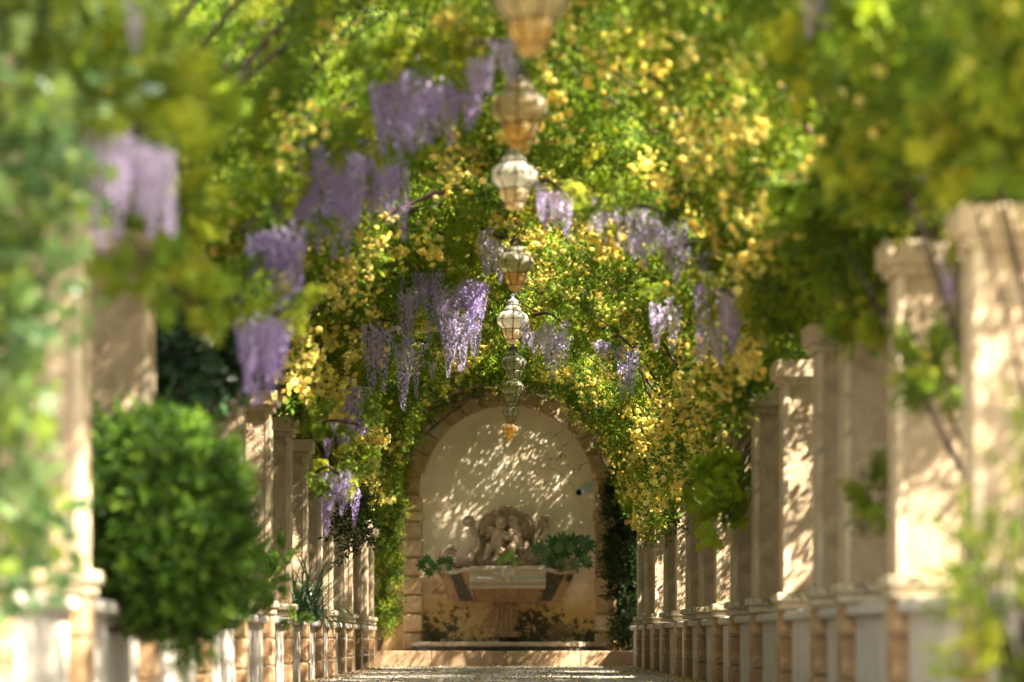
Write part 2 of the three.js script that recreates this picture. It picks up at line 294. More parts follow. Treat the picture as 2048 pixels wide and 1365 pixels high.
{
  const o = thing('fountain_wall', 'cream plaster wall with arched stone-framed niche closing the walk', 'wall', [0, 0, -ZW]);
  const x0 = wx(845), x1 = wx(1190), cx = (x0 + x1) / 2, R = (x1 - x0) / 2, spring = wy(985), base = 0.0;
  // plaster of the niche, set back
  const s = new THREE.Shape(); s.moveTo(x0 - 0.06, base); s.lineTo(x1 + 0.06, base); s.lineTo(x1 + 0.06, spring); s.absarc(cx, spring, R + 0.06, 0, Math.PI, false); s.lineTo(x0 - 0.06, base);
  const ng = new THREE.ExtrudeGeometry(s, { depth: 0.1, bevelEnabled: false, curveSegments: 48 }); ng.translate(0, 0, -0.1);
  { const p = ng.attributes.position, uv = ng.attributes.uv; for (let i = 0; i < p.count; i++) uv.setXY(i, (p.getX(i) - x0) / 2.81, p.getY(i) / 4.3); }
  const nb = plasterBump.clone(); nb.repeat.set(2.81 / 1.4, 4.3 / 1.4); nb.needsUpdate = true;
  part('niche_plaster', ng, std({ map: nicheCol, bumpMap: nb, bumpScale: 0.006 }), o);
  // the wall round the niche
  const w = new THREE.Shape(); w.moveTo(-5, base); w.lineTo(x0 - 0.05, base); w.lineTo(x0 - 0.05, spring); w.absarc(cx, spring, R + 0.05, Math.PI, 0, true); w.lineTo(x1 + 0.05, base); w.lineTo(5, base); w.lineTo(5, 5.6); w.lineTo(-5, 5.6); w.lineTo(-5, base);
  const wg = new THREE.ExtrudeGeometry(w, { depth: 0.5, bevelEnabled: false, curveSegments: 48 }); wg.translate(0, 0, -0.44);
  part('wall', planar(wg), std({ map: stoneCol, color: 0xf3dcb4, bumpMap: plasterBump, bumpScale: 0.006 }), o);
  // rusticated pilaster blocks, imposts and voussoirs
  const pw = 0.325, hB = 0.302;
  for (const [xa, xb] of [[x0 - pw + 0.005, x0 + 0.005], [x1 - 0.005, x1 + pw - 0.005]]) {
    let y = 0.24; for (let k = 0; k < 7; k++) { const j = rr(-0.012, 0.012), g = box(xa + rr(0, 0.008), xb - rr(0, 0.008), y + 0.013, y + hB - 0.013 + j * 0.3, -0.1, 0.14 + j, 0.034, 3); part('stone_block', rough(g, 0.012, 12), pick(blockMats), o); y += hB; }
    part('impost', rough(box(xa - 0.03, xb + 0.02, y + 0.004, y + 0.155, -0.1, 0.15, 0.02), 0.006), pick(blockMats), o);
    part('stone_block', rough(box(xa, xb, y + 0.163, y + 0.43, -0.1, 0.12, 0.025, 3), 0.012), pick(blockMats), o);
  }
  const NV = 15;
  for (let i = 0; i < NV; i++) {
    const a0 = (i + 0.03) / NV * Math.PI, a1 = (i + 0.97) / NV * Math.PI, v = new THREE.Shape(), Ri = R - 0.005, Ro = R + 0.31 + (i % 2) * 0.0;
    if (Ri * Math.sin((a0 + a1) / 2) < 0.3) continue;
    v.moveTo(Math.cos(a0) * Ri, Math.sin(a0) * Ri); for (let k = 1; k <= 4; k++) { const a = lerp(a0, a1, k / 4); v.lineTo(Math.cos(a) * Ri, Math.sin(a) * Ri); } for (let k = 4; k >= 0; k--) { const a = lerp(a0, a1, k / 4); v.lineTo(Math.cos(a) * Ro, Math.sin(a) * Ro); }
    const g = new THREE.ExtrudeGeometry(v, { depth: 0.16, bevelEnabled: true, bevelSize: 0.012, bevelThickness: 0.012, bevelSegments: 2, bevelOffset: -0.012 }); g.translate(cx, spring, -0.05);
    part('voussoir', rough(planar(g), 0.008, 10), pick(blockMats), o);
  }
  // step
  const stepMats = [0xe4d4c6, 0xd8c6b8].map((c) => std({ map: stoneCol, color: c, bumpMap: stoneBump, bumpScale: 0.006 }));
  const st = thing('stone_step', 'long pale stone step in front of the fountain niche', 'step', [0, 0, -49.4]);
  let x = -2.35; for (let k = 0; k < 4; k++) { const w2 = 4.75 / 4; part('stone_slab', rough(box(x + 0.003, x + w2 - 0.003, -0.05, 0.24, -1.1, 0, 0.018, 3), 0.005, 6), stepMats[k % 2], st); x += w2; }
}

{                                                                 // petals and dry leaves dropped on the gravel
  const o = new THREE.Group(); o.name = 'fallen_petals'; o.userData = { label: 'fallen yellow petals and dry leaves scattered on the gravel path', category: 'petals', kind: 'stuff' }; scene.add(o);
  const pts = []; for (let i = 0; i < 5200; i++) { const e = rnd() < 0.45 ? Math.sign(rnd() - 0.5) * (1.98 - Math.abs(gauss()) * 0.25) : rr(-1.95, 1.95); pts.push({ p: V(e, 0.012, -rr(24, 49.3)), s: rr(0.25, 0.55), up: V(gauss() * 0.3, gauss() * 0.3, rnd() < 0.5 ? 1 : -1).normalize(), spin: 0 }); }
  pts.forEach((q) => { q.up = V(Math.cos(q.p.z * 97), 0.25 * gauss(), Math.sin(q.p.z * 97)).normalize(); });
  scatter('petal', leafGeo(0.05, 0.04, 0.3), L.leaf, pts, [[0.8, 0.62, 0.14], [0.75, 0.6, 0.25], [0.3, 0.2, 0.08], [0.45, 0.36, 0.55]], o);
}

// ------------------------------------------------------------------ colonnade
const ORD = ['first', 'second', 'third', 'fourth', 'fifth', 'sixth', 'seventh', 'eighth', 'ninth', 'tenth', 'eleventh', 'twelfth', 'thirteenth', 'fourteenth', 'fifteenth', 'sixteenth'];
const PZ = { left: [12.3, 14.7, 17.5, 20.8, 23.75, 26.5, 29.0, 31.4, 33.9, 36.2, 38.5, 40.8, 43.1, 45.3, 47.4], right: [13.2, 15.8, 18.2, 19.8, 22.2, 24.75, 27.1, 29.2, 31.6, 33.9, 35.9, 38.6, 41.1, 43.8, 46.3] };
const CAPY = 2.45;
function pillar() {                                               // inner face at x = 0, growing towards +x; front towards +z
  const o = new THREE.Group(), w = 0.38, dp = 0.3;
  for (const [a, b] of [[0, 0.2], [0.205, 0.44], [0.445, 0.64]]) part('stone_block', rough(box(-0.02 + rr(0, 0.006), w + 0.05, a, b, -dp - 0.03, 0.03 + rr(0, 0.006), 0.022, 3), 0.008, 14), M.sand, o);
  part('plinth', [box(-0.03, w + 0.06, 0.645, 0.70, -dp - 0.05, 0.05, 0.015), box(-0.055, w + 0.08, 0.702, 0.765, -dp - 0.075, 0.075, 0.02)].map((g) => rough(g, 0.006, 11)), M.lichen, o);
  part('shaft', box(0.007, w - 0.007, 0.767, CAPY - 0.002, -dp + 0.007, -0.007, 0.004), M.stucco, o);
  const t = 0.047, bands = [];
  for (const [xa, za] of [[0, 0], [w - t, 0], [0, -dp + t], [w - t, -dp + t]]) bands.push(box(xa, xa + t, 0.768, CAPY - 0.003, za - t, za, 0.008));
  part('corner_band', bands, M.trim, o);
  part('capital', [box(-0.03, w + 0.03, CAPY, CAPY + 0.05, -dp - 0.03, 0.03, 0.01), box(-0.065, w + 0.065, CAPY + 0.052, CAPY + 0.175, -dp - 0.065, 0.065, 0.014)].map((g) => rough(g, 0.004)), M.trim, o);
  return o;
}
{
  const proto = pillar();
  for (const side of ['left', 'right']) PZ[side].forEach((z, i) => {
    const o = proto.clone(); o.name = numbered('stone_pillar'); o.position.set(side === 'left' ? -2 : 2, 0, -z); if (side === 'left') { o.rotation.y = Math.PI; o.position.z -= 0.3; }
    o.userData = { label: `beige stucco pillar with stone cap, ${ORD[i]} from the camera in the ${side} row`, category: 'pillar', group: `pillars of the ${side} row` };
    const rise = (side === 'left' ? 2.75 - 0.021 * Math.max(0, z - 17.5) : 2.47 - 0.006 * (z - 15.8) - (z < 14 ? 0.2 : 0)) - CAPY - 0.175, k = (CAPY + rise - 0.767) / (CAPY - 0.767);
    for (const c of o.children) { if (c.name === 'shaft' || c.name === 'corner_band') { c.scale.y = k; c.position.y = 0.767 * (1 - k); } if (c.name === 'capital') c.position.y = rise; }
    scene.add(o);
  });
  // parapets between the pedestals
  for (const side of ['left', 'right']) {
    const s = side === 'left' ? -1 : 1, zs = [9.8, ...PZ[side], 49.35];
    for (let i = 0; i + 1 < zs.length; i++) {
      const za = zs[i] + 0.335, zb = zs[i + 1] - 0.037; if (zb - za < 0.2) continue;
      const label = i === 0 ? `pale parapet wall before the first ${side} pillar` : i === zs.length - 2 ? `pale parapet wall between the last ${side} pillar and the step` : `pale parapet wall between the ${ORD[i - 1]} and ${ORD[i]} ${side} pillars`;
      const o = thing('parapet_wall', label, 'low wall', [s * 2.06, 0, -za], `parapet walls of the ${side} row`);
      const B = (xa, xb, ...r) => s > 0 ? box(xa, xb, ...r) : box(-xb, -xa, ...r);
      part('panel', rough(B(0, 0.22, -0.02, 0.565, za - zb, 0, 0.012), 0.006, 5), M.white, o);
      const n = Math.max(1, Math.round((zb - za) / 0.8)), L0 = (zb - za) / n;
      for (let k = 0; k < n; k++) part('coping_stone', rough(B(-0.06 + rr(-0.006, 0.006), 0.27, 0.567, 0.635 + rr(-0.004, 0.004), -(k + 1) * L0 + 0.004, -k * L0 - 0.004, 0.024, 3), 0.008, 8), M.coping, o);
    }
  }
}

// ------------------------------------------------------------------ iron pergola
const vault = (a, rho, z) => V(Math.cos(a) * 2.05 * rho, 2.5 + Math.sin(a) * 1.95 * rho, -z);   // a = 0 right, pi/2 crown, pi left
{
  const o = thing('pergola_frame', 'rust brown iron arches spanning between the pillar tops', 'pergola', [0, 0, 0]);
  for (const z of PZ.left) { const pts = []; for (let i = 0; i <= 14; i++) pts.push(vault(i / 14 * Math.PI, 0.95, z + 0.15)); const g = tube(pts, 0.02, 36, 6); part('arch', g, M.iron, o); }
  for (const a of [0.25, 0.6, 1.0, 1.35, 1.75, 2.15, 2.55, 2.9]) { const p0 = vault(a, 1.08, 9.5), p1 = vault(a, 1.08, 49.5); part('purlin', tube([p0, p0.clone().lerp(p1, 0.5), p1], 0.014, 6, 5), M.iron, o); }
}

// ------------------------------------------------------------------ climbing roses over the vault
// how low the curtain of leaves hangs at each side, per distance
function hang(side, z) { return side < 0 ? (z < 24 ? 2.95 : z < 36 ? 2.72 : z < 42 ? 2.0 : 1.35) : (z < 21 ? 2.75 : z < 26 ? 2.2 : z < 41 ? 1.75 : 1.25); }
const yellowness = (side, z) => side < 0 ? (z < 18 ? 0.15 : z < 24 ? 0.5 : z < 34 ? 1.35 : 0.9) : (z < 18 ? 0.75 : 1.1);
const SEG = [9, 14, 18.5, 23, 27.5, 32, 36.5, 41, 45.5, 50.35];
const keepOut = (p) => Math.abs(Math.abs(p.x) - 2.12) < 0.3 && p.y < (p.x < 0 ? 2.8 : 2.6);     // the pillars' own space
for (const side of [-1, 1]) for (let k = 0; k + 1 < SEG.length; k++) {
  const z0 = SEG[k], z1 = SEG[k + 1], where = side < 0 ? 'left' : 'right', leaves = [[], []], far = z0 > 40;
  const o = thing('climbing_rose', `yellow climbing rose arching over the ${where} side, ${ORD[k]} clump from the camera`, 'climbing rose', [side * 2.45, 0, -(z0 + z1) / 2], 'climbing roses over the pergola');
  const org = o.position, add = (p, s, c) => leaves[rnd() < 0.5 ? 0 : 1].push({ p: p.clone().sub(org), s, c });
  const inner = (a, z) => 0.90 + 0.16 * noise(a * 2.1 + side * 5, z * 0.55, 4.4) + 0.06 * noise(a * 6, z * 1.8, 1.1);
  const N = Math.round((z1 - z0) * (far ? 880 : z1 < 19 ? (side > 0 ? 640 : 430) : 620));
  for (let i = 0; i < N; i++) {
    const z = rr(z0, z1), a00 = side < 0 && z < 36 ? 0.2 : 0.04, a0 = lerp(a00, Math.PI / 2 + 0.1, rnd()), a = side > 0 ? a0 : Math.PI - a0;
    const t = rnd(), rho = inner(a, z) + (far ? 0.4 : 0.34) * t * t + 0.02 * gauss(), p = vault(a, rho, z);
    if (z > 44 && rho < 1.1 && Math.hypot(p.x - CX, p.y - 2.82) < 1.8 && p.y > 1.8) continue;
    const dens = fbm(p.x * 0.9 + 3, p.y * 0.9, z * 0.7, 3); if (dens < -0.1 + (z > 40 ? -0.2 : side < 0 && z > 15 && z < 20.5 ? 0.14 : side < 0 && z < 15 ? 0.1 : 0) || keepOut(p)) continue;
    const young = clamp(0.5 + 1.4 * fbm(p.x * 1.3, p.y * 1.3 + 8, z * 0.8, 2)); add(p, rr(0.85, 1.35), mixc(pick(PAL.rose), pick(PAL.wist), young * rnd()));
  }
  // thick eave of leaves by the fountain wall, added to shade the niche
  if (z1 > 50) for (let i = 0; i < 3400; i++) { const a0 = rr(0.1, 1.7), p = vault(side > 0 ? a0 : Math.PI - a0, rr(1.0, 1.6), rr(48.3, 50.4)); if (fbm(p.x * 1.5, p.y * 1.5 + 11, p.z * 0.8, 2) > -0.2 && Math.hypot(p.x - CX, p.y - 2.82) > 1.78) add(p, rr(0.9, 1.3)); }
  // patchy upper storey, added unseen to throw areas of the vault into shade
  if (z0 > 18) for (let i = 0; i < (z1 - z0) * 300; i++) { const a0 = rr(0.1, 1.65), z = rr(z0, z1), p = vault(side > 0 ? a0 : Math.PI - a0, rr(1.18, 1.5), z); if (fbm(p.x * 0.5 + 40, p.y * 0.3, z * 0.42, 2) > 0.03) add(p, rr(0.9, 1.4)); }
  // outer skirt of leaves, added on the sunny side to shade the pillars
  if (side > 0) for (let i = 0; i < (z1 - z0) * 260; i++) { const a = rr(-0.12, 0.5), z = rr(z0, z1), p = vault(a, rr(1.2, 1.75), z); if (fbm(p.x * 1.2, p.y * 1.2 + 30, z, 2) > -0.12 && !keepOut(p)) add(p, rr(0.9, 1.4)); }
  // curtain below the springing of the vault
  const C = Math.round((z1 - z0) * 210);
  for (let i = 0; i < C; i++) {
    const z = rr(z0, z1), lo = hang(side, z) + 0.22 * noise(z * 1.1, side * 3.3, 2.2) - 0.05, y = 3.1 - (3.1 - lo) * Math.sqrt(rnd()), th = clamp((y - lo) / 0.5, 0.25, 1);
    const p = V(side * (1.86 + 0.18 * noise(z * 0.9, y * 1.2, side) + rr(-0.1, 0.42) * th), y, -z);
    if (keepOut(p) || (far && Math.abs(p.x) < 1.82)) continue; add(p, rr(0.8, 1.25));
  }
  leaves.forEach((l, i) => scatter('foliage', SPRAY.rose[(k + i) % 3], L.leaf, l, PAL.rose, o));
  // blossoms in bunches on the inner face
  const yl = yellowness(side, (z0 + z1) / 2), blooms = [], B = Math.round((z1 - z0) * 52 * yl);
  for (let i = 0; i < B; i++) {
    const z = rr(z0, z1), curtain = rnd() < 0.2; let p;
    if (curtain) { const lo = hang(side, z) + 0.1; p = V(side * (1.72 + (far ? 0.16 : 0) + 0.18 * noise(z * 0.9, 2, side)), rr(lo, 2.9), -z); }
    else { const a0 = rnd() * (Math.PI / 2), a = side > 0 ? a0 : Math.PI - a0; p = vault(a, inner(a, z) - 0.075 + 0.06 * rnd(), z); if (fbm(p.x * 1.1 + 20, p.y * 1.1, z * 0.6, 2) < 0.0) continue; }
    if (keepOut(p) || (z > 44 && Math.hypot(p.x - CX, p.y - 2.82) < 1.76)) continue;
    const n = z < 18 ? 1 + Math.floor(rnd() * 3) : 3 + Math.floor(rnd() * rnd() * 22), sp = rr(0.07, 0.17), inward = V(-p.x * 0.5, -(p.y - 2.2) * 0.5 - 0.25, 0.9).normalize();
    for (let j = 0; j < n; j++) blooms.push({ p: p.clone().add(V(gauss() * sp, gauss() * sp, gauss() * sp)).sub(org), s: rr(0.8, 1.45) * (z < 18 ? 0.85 : 1), up: inward.clone().add(V(gauss() * 0.5, gauss() * 0.5, gauss() * 0.5)).normalize(), spin: rr(0, 6.28) });
  }
  const single = blooms.slice(0, 36), rest = blooms.slice(36), tints = k % 2 ? ['petalA'] : ['petalB'];
  for (const b of single) { const m = part('blossom', BLOSSOM[Math.floor(rnd() * 3)], L.petal, o); m.position.copy(b.p); m.scale.setScalar(b.s); m.quaternion.setFromUnitVectors(V(0, 1, 0), b.up); m.rotateY(b.spin); }
  if (rest.length) scatter('blossom_mass', BLOSSOM[k % 3], L.petal, rest, PAL.petal, o);
  // woody stems: up beside the pillar and branching along the vault
  const st = [], zc = (z0 + z1) / 2 + rr(-0.4, 0.4), root = V(side * 2.5, 0, -zc);
  for (let b = 0; b < 5; b++) {
    const dz = rr(-2.2, 2.2), pts = [root.clone().add(V(rr(-0.05, 0.05), 0, rr(-0.1, 0.1))), V(side * rr(2.42, 2.5), 1.2, -zc + rr(-0.1, 0.1)), V(side * rr(2.3, 2.4), 2.5, -zc + dz * 0.2)];
    for (const t of [0.25, 0.55, 0.9]) { const a0 = t * Math.PI / 2 * rr(0.8, 1.05), a = side > 0 ? a0 : Math.PI - a0; pts.push(vault(a, rr(0.85, 1.05), zc - dz * t)); }
    st.push(tube(pts.map((p) => p.sub(org)), 0.035, 30, 6, 0.008));
  }
  part('stem', st, M.bark, o);
}

// ------------------------------------------------------------------ wisteria: boughs, leaves and hanging racemes, measured in the photograph
function within(px, py, d) { for (let z = d; z > 8; z -= 0.1) { const p = at(px, py, z); if (p.y > 2.5 ? Math.hypot(p.x / 1.57, (p.y - 2.5) / 1.48) < 1 : Math.abs(p.x) < 1.52) return z; } return d; }
// bunches: [x0, x1, yTop at x0, yTop at x1, hanging length in px, distance, racemes, pale?]
function wisteria(label, z, bunches, leafN, lift = 0) {
  const o = thing('wisteria', label, 'wisteria', [0, 0, -z], 'wisterias hanging in the pergola'), org = o.position, leaves = [];
  const boughs = [];
  for (const [xa, xb, ya, yb, len, d0, n, pale] of bunches) {
    const d = d0 < 16 ? d0 : Math.min(within(xa, ya, d0), within(xb, yb, d0));
    const p0 = at(xa - 20, ya - 8, d), p1 = at(xb + 20, yb - 8, d);
    if (xb - xa > 25) boughs.push(tube([p0.clone().sub(org), p0.clone().lerp(p1, 0.35).add(V(0, rr(0.01, 0.07), rr(-0.1, 0.1))).sub(org), p0.clone().lerp(p1, 0.7).add(V(0, rr(-0.05, 0.03), rr(-0.1, 0.1))).sub(org), p1.clone().sub(org)], 0.016, 12, 6, 0.01));
    else boughs.push(tube([p0.clone().add(V(0, 0.35, -0.1)).sub(org), p0.clone().add(V(0.03, 0.15, 0)).sub(org), p1.clone().sub(org)], 0.01, 6, 5, 0.005));
    const nn = Math.max(2, Math.round(n * 0.98)); for (let i = 0; i < nn; i++) {
      const t = nn > 1 ? (i + rr(-0.4, 0.4)) / (nn - 1) : 0.5, px = lerp(xa, xb, clamp(t)), py = lerp(ya, yb, clamp(t)) + rr(-14, 34), p = at(px, py, d + rr(-0.25, 0.3)), m = part('raceme', pick(pale ? RACEME_PALE : RACEME), L.petal, o);
      m.geometry.boundingBox ?? m.geometry.computeBoundingBox(); const s = len * rr(0.45, 1.3) / F * d / -m.geometry.boundingBox.min.y;
      m.position.copy(p).sub(org); m.scale.set(lerp(1, s, 0.55), s, lerp(1, s, 0.55)); m.rotation.set(rr(-0.1, 0.1), rr(0, 6.28), rr(-0.1, 0.1));
    }
    for (let i = 0; i < leafN * (xb - xa + 30) / 100; i++) leaves.push({ p: at(rr(xa - 40, xb + 40), lerp(ya, yb, rnd()) - 12 + rr(-45, 18), d + rr(-0.3, 0.7)).sub(org), s: rr(0.7, 1.1), up: V(gauss() * 0.8, rr(-0.7, 0.5), rr(0, 0.7)).normalize(), spin: rr(0, 6.28) });
  }
  if (leaves.length) scatter('foliage', SPRAY.wist[0], L.leaf, leaves.filter((q) => Math.abs(q.p.x - 0.06) > 0.3), PAL.wist, o);
  boughs.forEach((b) => part('bough', b, M.bark, o));
  return o;
}
wisteria('lilac wisteria in full bloom along the high arch left of the nearest lanterns', 21.5, [[750, 860, 150, 130, 125, 21.5, 14], [850, 960, 150, 120, 120, 21.3, 13], [940, 1030, 110, 85, 70, 21, 10, 1], [770, 860, 215, 215, 60, 21.2, 5], [900, 960, 200, 190, 70, 21.2, 6]], 22);
wisteria('violet wisteria bunches hanging over the upper left shoulder of the arch', 22.8, [[605, 720, 300, 290, 120, 22.8, 16], [690, 800, 300, 290, 125, 22.6, 16], [640, 700, 360, 370, 100, 22.6, 9], [575, 620, 360, 345, 120, 23, 7]], 20);
wisteria('deep purple wisteria cascading beside the fifth left pillar', 24, [[500, 590, 470, 450, 130, 24, 15], [490, 580, 560, 555, 135, 24, 15], [480, 560, 640, 620, 130, 23.9, 11], [510, 550, 700, 700, 95, 23.8, 7], [545, 600, 400, 380, 90, 23.5, 6]], 14);
wisteria('grey lilac wisteria hanging in shade above the third left pillar', 14, [[175, 250, 270, 270, 180, 12.4, 7, 1], [265, 330, 285, 290, 160, 12.4, 6, 1]], 6);
wisteria('single pale wisteria tassels at the upper right edge', 13, [[1830, 1870, 190, 185, 120, 13.2, 3], [1888, 1910, 470, 475, 110, 13.6, 2], [1750, 1790, -40, -40, 65, 13, 2], [1615, 1650, -50, -40, 110, 13.5, 2, 1]], 8);
wisteria('dark violet wisteria tassels at the very top left corner', 12, [[80, 110, -70, -70, 110, 12, 2], [255, 285, -20, -20, 80, 12.5, 2]], 6);
wisteria('dense lilac wisteria left of the fifth lantern', 30, [[800, 890, 560, 550, 105, 30, 14], [875, 965, 550, 560, 90, 30.2, 15], [895, 955, 625, 620, 100, 30.5, 9, 1], [970, 1000, 470, 480, 80, 29.5, 4, 1]], 26);
wisteria('thin wisteria tassels dangling above the left of the niche arch', 32.5, [[735, 765, 640, 650, 110, 32, 4], [790, 815, 660, 665, 120, 32, 3, 1], [830, 865, 700, 700, 80, 33, 3, 1]], 16);
wisteria('pale blue wisteria bunch left of the arch springing', 33.5, [[690, 732, 770, 775, 105, 33, 8], [655, 705, 855, 860, 45, 33.5, 5]], 14);
wisteria('full lilac bunch hanging against the left pillars, lowest of the wisterias', 36.5, [[648, 690, 955, 955, 78, 33, 6], [690, 714, 962, 958, 62, 33, 3]], 10);
wisteria('greyish wisteria row along the right shoulder of the arch', 23, [[1080, 1140, 380, 385, 75, 22.4, 8, 1], [1185, 1270, 405, 420, 75, 23, 9, 1], [1265, 1370, 425, 455, 90, 23, 12, 1], [1390, 1420, 500, 510, 80, 23.5, 4]], 16);
wisteria('long slim wisteria tassels above the right pillars', 25, [[1405, 1435, 560, 580, 150, 25, 4, 1], [1448, 1474, 590, 600, 130, 24.8, 4], [1305, 1350, 600, 605, 90, 26.5, 5, 1]], 10);
wisteria('small mauve wisteria clusters right of the lower lanterns', 30, [[1085, 1135, 640, 645, 75, 29, 6, 1], [1190, 1215, 660, 670, 55, 30, 3], [1232, 1265, 690, 700, 80, 31, 4], [1050, 1075, 640, 640, 60, 30, 3, 1]], 12);

// ------------------------------------------------------------------ lanterns
const glassy = (c, t = 0.9, rough = 0.5) => new THREE.MeshPhysicalMaterial({ color: c, side: THREE.DoubleSide, transmission: t, thickness: 0, roughness: rough, clearcoat: 1, clearcoatRoughness: 0.12 });
const GL = { white: glassy(0xf4eddc, 0.7, 0.85), smoke: glassy(0xdcc99a, 0.8, 0.72), olive: glassy(0xc2bd92, 0.82, 0.7), amber: glassy(0xeec478, 0.8, 0.75), peach: glassy(0xf8deb0, 0.72, 0.85), honey: glassy(0xecc66c, 0.8, 0.75) };
const NR = 8;
function ribbed(profile, amp) {                                   // lathe with bulges between the wires
  const pts = new THREE.CatmullRomCurve3(profile.map(([r, y]) => V(r, y, 0)), false, 'catmullrom', 0.4).getPoints(profile.length * 5), g = new THREE.LatheGeometry(pts.map((p) => new THREE.Vector2(Math.max(p.x, 0.002), p.y)), 64), p = g.attributes.position;
  for (let i = 0; i < p.count; i++) { const x = p.getX(i), z = p.getZ(i), a = Math.atan2(z, x), k = 1 - amp * (1 - Math.abs(Math.sin(a * NR / 2))) ** 2; p.setX(i, x * k); p.setZ(i, z * k); }
  g.computeVertexNormals(); return g;
}
const MAIN = [[0.52, 0.56], [0.66, 0.47], [0.9, 0.3], [1.0, 0.05], [0.95, -0.22], [0.7, -0.48], [0.62, -0.54]], SHOULDER = [[0.3, 0.9], [0.42, 0.84], [0.52, 0.7], [0.5, 0.58]], NECK = [[0.26, 1.14], [0.35, 1.02], [0.28, 0.9]], BOWL = [[0.6, -0.56], [0.64, -0.72], [0.54, -0.98], [0.38, -1.18]], TIP = [[0.36, -1.2], [0.38, -1.28], [0.3, -1.4], [0.08, -1.46], [0.0, -1.46]];
const wires = (() => {
  const list = []; for (let k = 0; k < NR; k++) { const a = (k * 2 / NR) * Math.PI, path = [...NECK, ...SHOULDER, ...MAIN, ...BOWL, TIP[0]].map(([r, y]) => V(Math.cos(a) * r * 0.965, y, Math.sin(a) * r * 0.965)); list.push(tube(path, 0.024, 40, 4)); }
  for (const [r, y] of [[0.28, 0.9], [0.52, 0.57], [0.63, -0.55], [0.37, -1.19], [0.98, 0.03]]) { const t = new THREE.TorusGeometry(r * 0.985, 0.024, 4, 32); t.rotateX(Math.PI / 2); t.translate(0, y, 0); list.push(t); }
  return merge(list);
})();
const LG = { main: ribbed(MAIN, 0.1), shoulder: ribbed(SHOULDER, 0.08), neck: ribbed(NECK, 0.06), bowl: ribbed(BOWL, 0.08), tip: ribbed(TIP, 0.02) };
const capGeo = new THREE.LatheGeometry([[0.0, 1.46], [0.05, 1.45], [0.08, 1.38], [0.2, 1.28], [0.36, 1.15], [0.37, 1.12], [0.3, 1.12]].map((a) => new THREE.Vector2(...a)), 32);
const ringGeo = new THREE.TorusGeometry(0.08, 0.022, 6, 16).translate(0, 1.53, 0);
const linkGeo = new THREE.TorusGeometry(0.016, 0.0035, 5, 10).scale(0.75, 1.25, 1);
const capPale = std({ color: 0x8d8f96, metalness: 0.4, roughness: 0.5 });
function lantern(label, px, py, d, w, body, foot, cap = M.darkIron) {
  const c = at(px, py, d), r = w / 2, o = thing('glass_lantern', label, 'lantern', [c.x, c.y, c.z], 'glass lanterns hung along the walk'); o.rotation.set(rr(-0.03, 0.03), rr(0, 0.8), rr(-0.03, 0.03));
  const P = (n, g, m) => { const x = part(n, g, m, o); x.scale.setScalar(r); return x; };
  P('glass_body', LG.main, body); P('shoulder', LG.shoulder, body); P('neck', LG.neck, body); P('lower_bowl', LG.bowl, foot); P('foot', LG.tip, foot); P('wire_cage', wires, M.darkIron); P('cap', [capGeo.clone(), ringGeo.clone()], cap);
  const top = 4.5 - c.y, y0 = r * 1.6, links = []; for (let y = y0, k = 0; y < top; y += 0.031, k++) links.push(put(linkGeo, 0, y, 0, 0, k % 2 ? 1.57 : 0, 0)); if (links.length) part('chain', links, M.darkIron, o);
}
lantern('smoky brown glass lantern cut by the top edge, nearest of the row', 1063, 0, 14.5, 0.36, GL.smoke, GL.honey);
lantern('brown smoked glass lantern with amber bowl beside the high lilac wisteria', 1039, 216, 18.7, 0.345, GL.smoke, GL.honey);
lantern('milky white lantern with amber foot, blurred, third from the camera', 1028, 352, 21.4, 0.325, GL.white, GL.peach);
lantern('olive glass lantern with dark cap on a chain, fourth from the camera', 1031, 527, 26.3, 0.32, GL.olive, GL.amber);
lantern('bright white lantern with peach bowl and grey cone cap', 1025, 641, 31.1, 0.325, GL.white, GL.peach, capPale);
lantern('dark olive lantern just under the bright white one', 1027, 727, 35.9, 0.3, GL.olive, GL.olive);
lantern('dark olive lantern, lower of the two dark ones, above the small milky one', 1025, 776, 39.3, 0.3, GL.olive, GL.olive);
lantern('small milky lantern in front of the niche top', 1022, 824, 43.2, 0.25, GL.white, GL.peach);
lantern('small amber lantern lowest in the row, before the niche plaster', 1020, 859, 46.9, 0.24, GL.honey, GL.honey);

// ------------------------------------------------------------------ fountain
const carved = dataTex(512, (u, v) => { const a = tile(u, v, 6, 5, 21), b = tile(u, v, 40, 3, 2); let c = mixc(sR(182, 157, 130), sR(146, 122, 97), clamp(0.45 + 1.2 * a + 0.6 * b)); return mixc(c, sR(86, 74, 58), clamp((tile(u, v, 12, 4, 31) - 0.1) * 3) * 0.5); }, true, 0.8);
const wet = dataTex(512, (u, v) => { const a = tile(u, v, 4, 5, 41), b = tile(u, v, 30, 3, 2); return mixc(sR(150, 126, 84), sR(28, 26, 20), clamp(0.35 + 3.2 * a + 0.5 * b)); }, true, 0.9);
const algaeCol = dataTex(256, (u, v) => mixc(sR(34, 32, 22), sR(84, 76, 50), clamp(0.3 + 2.2 * tile(u, v, 16, 5, 71) + 0.8 * tile(u, v, 60, 2, 5))), true, 0.6);
const FM = { carved: std({ map: carved, bumpMap: stoneBump, bumpScale: 0.008 }), pale: std({ map: whiteCol, color: 0xe8dccb, bumpMap: stoneBump, bumpScale: 0.006 }), wet: std({ map: wet, bumpMap: stoneBump, bumpScale: 0.004, roughness: 0.55 }), body: std({ map: carved, color: 0xd8c8a8, bumpMap: stoneBump, bumpScale: 0.005 }), algae: std({ map: algaeCol, roughness: 0.6, bumpMap: stoneBump, bumpScale: 0.006 }) };
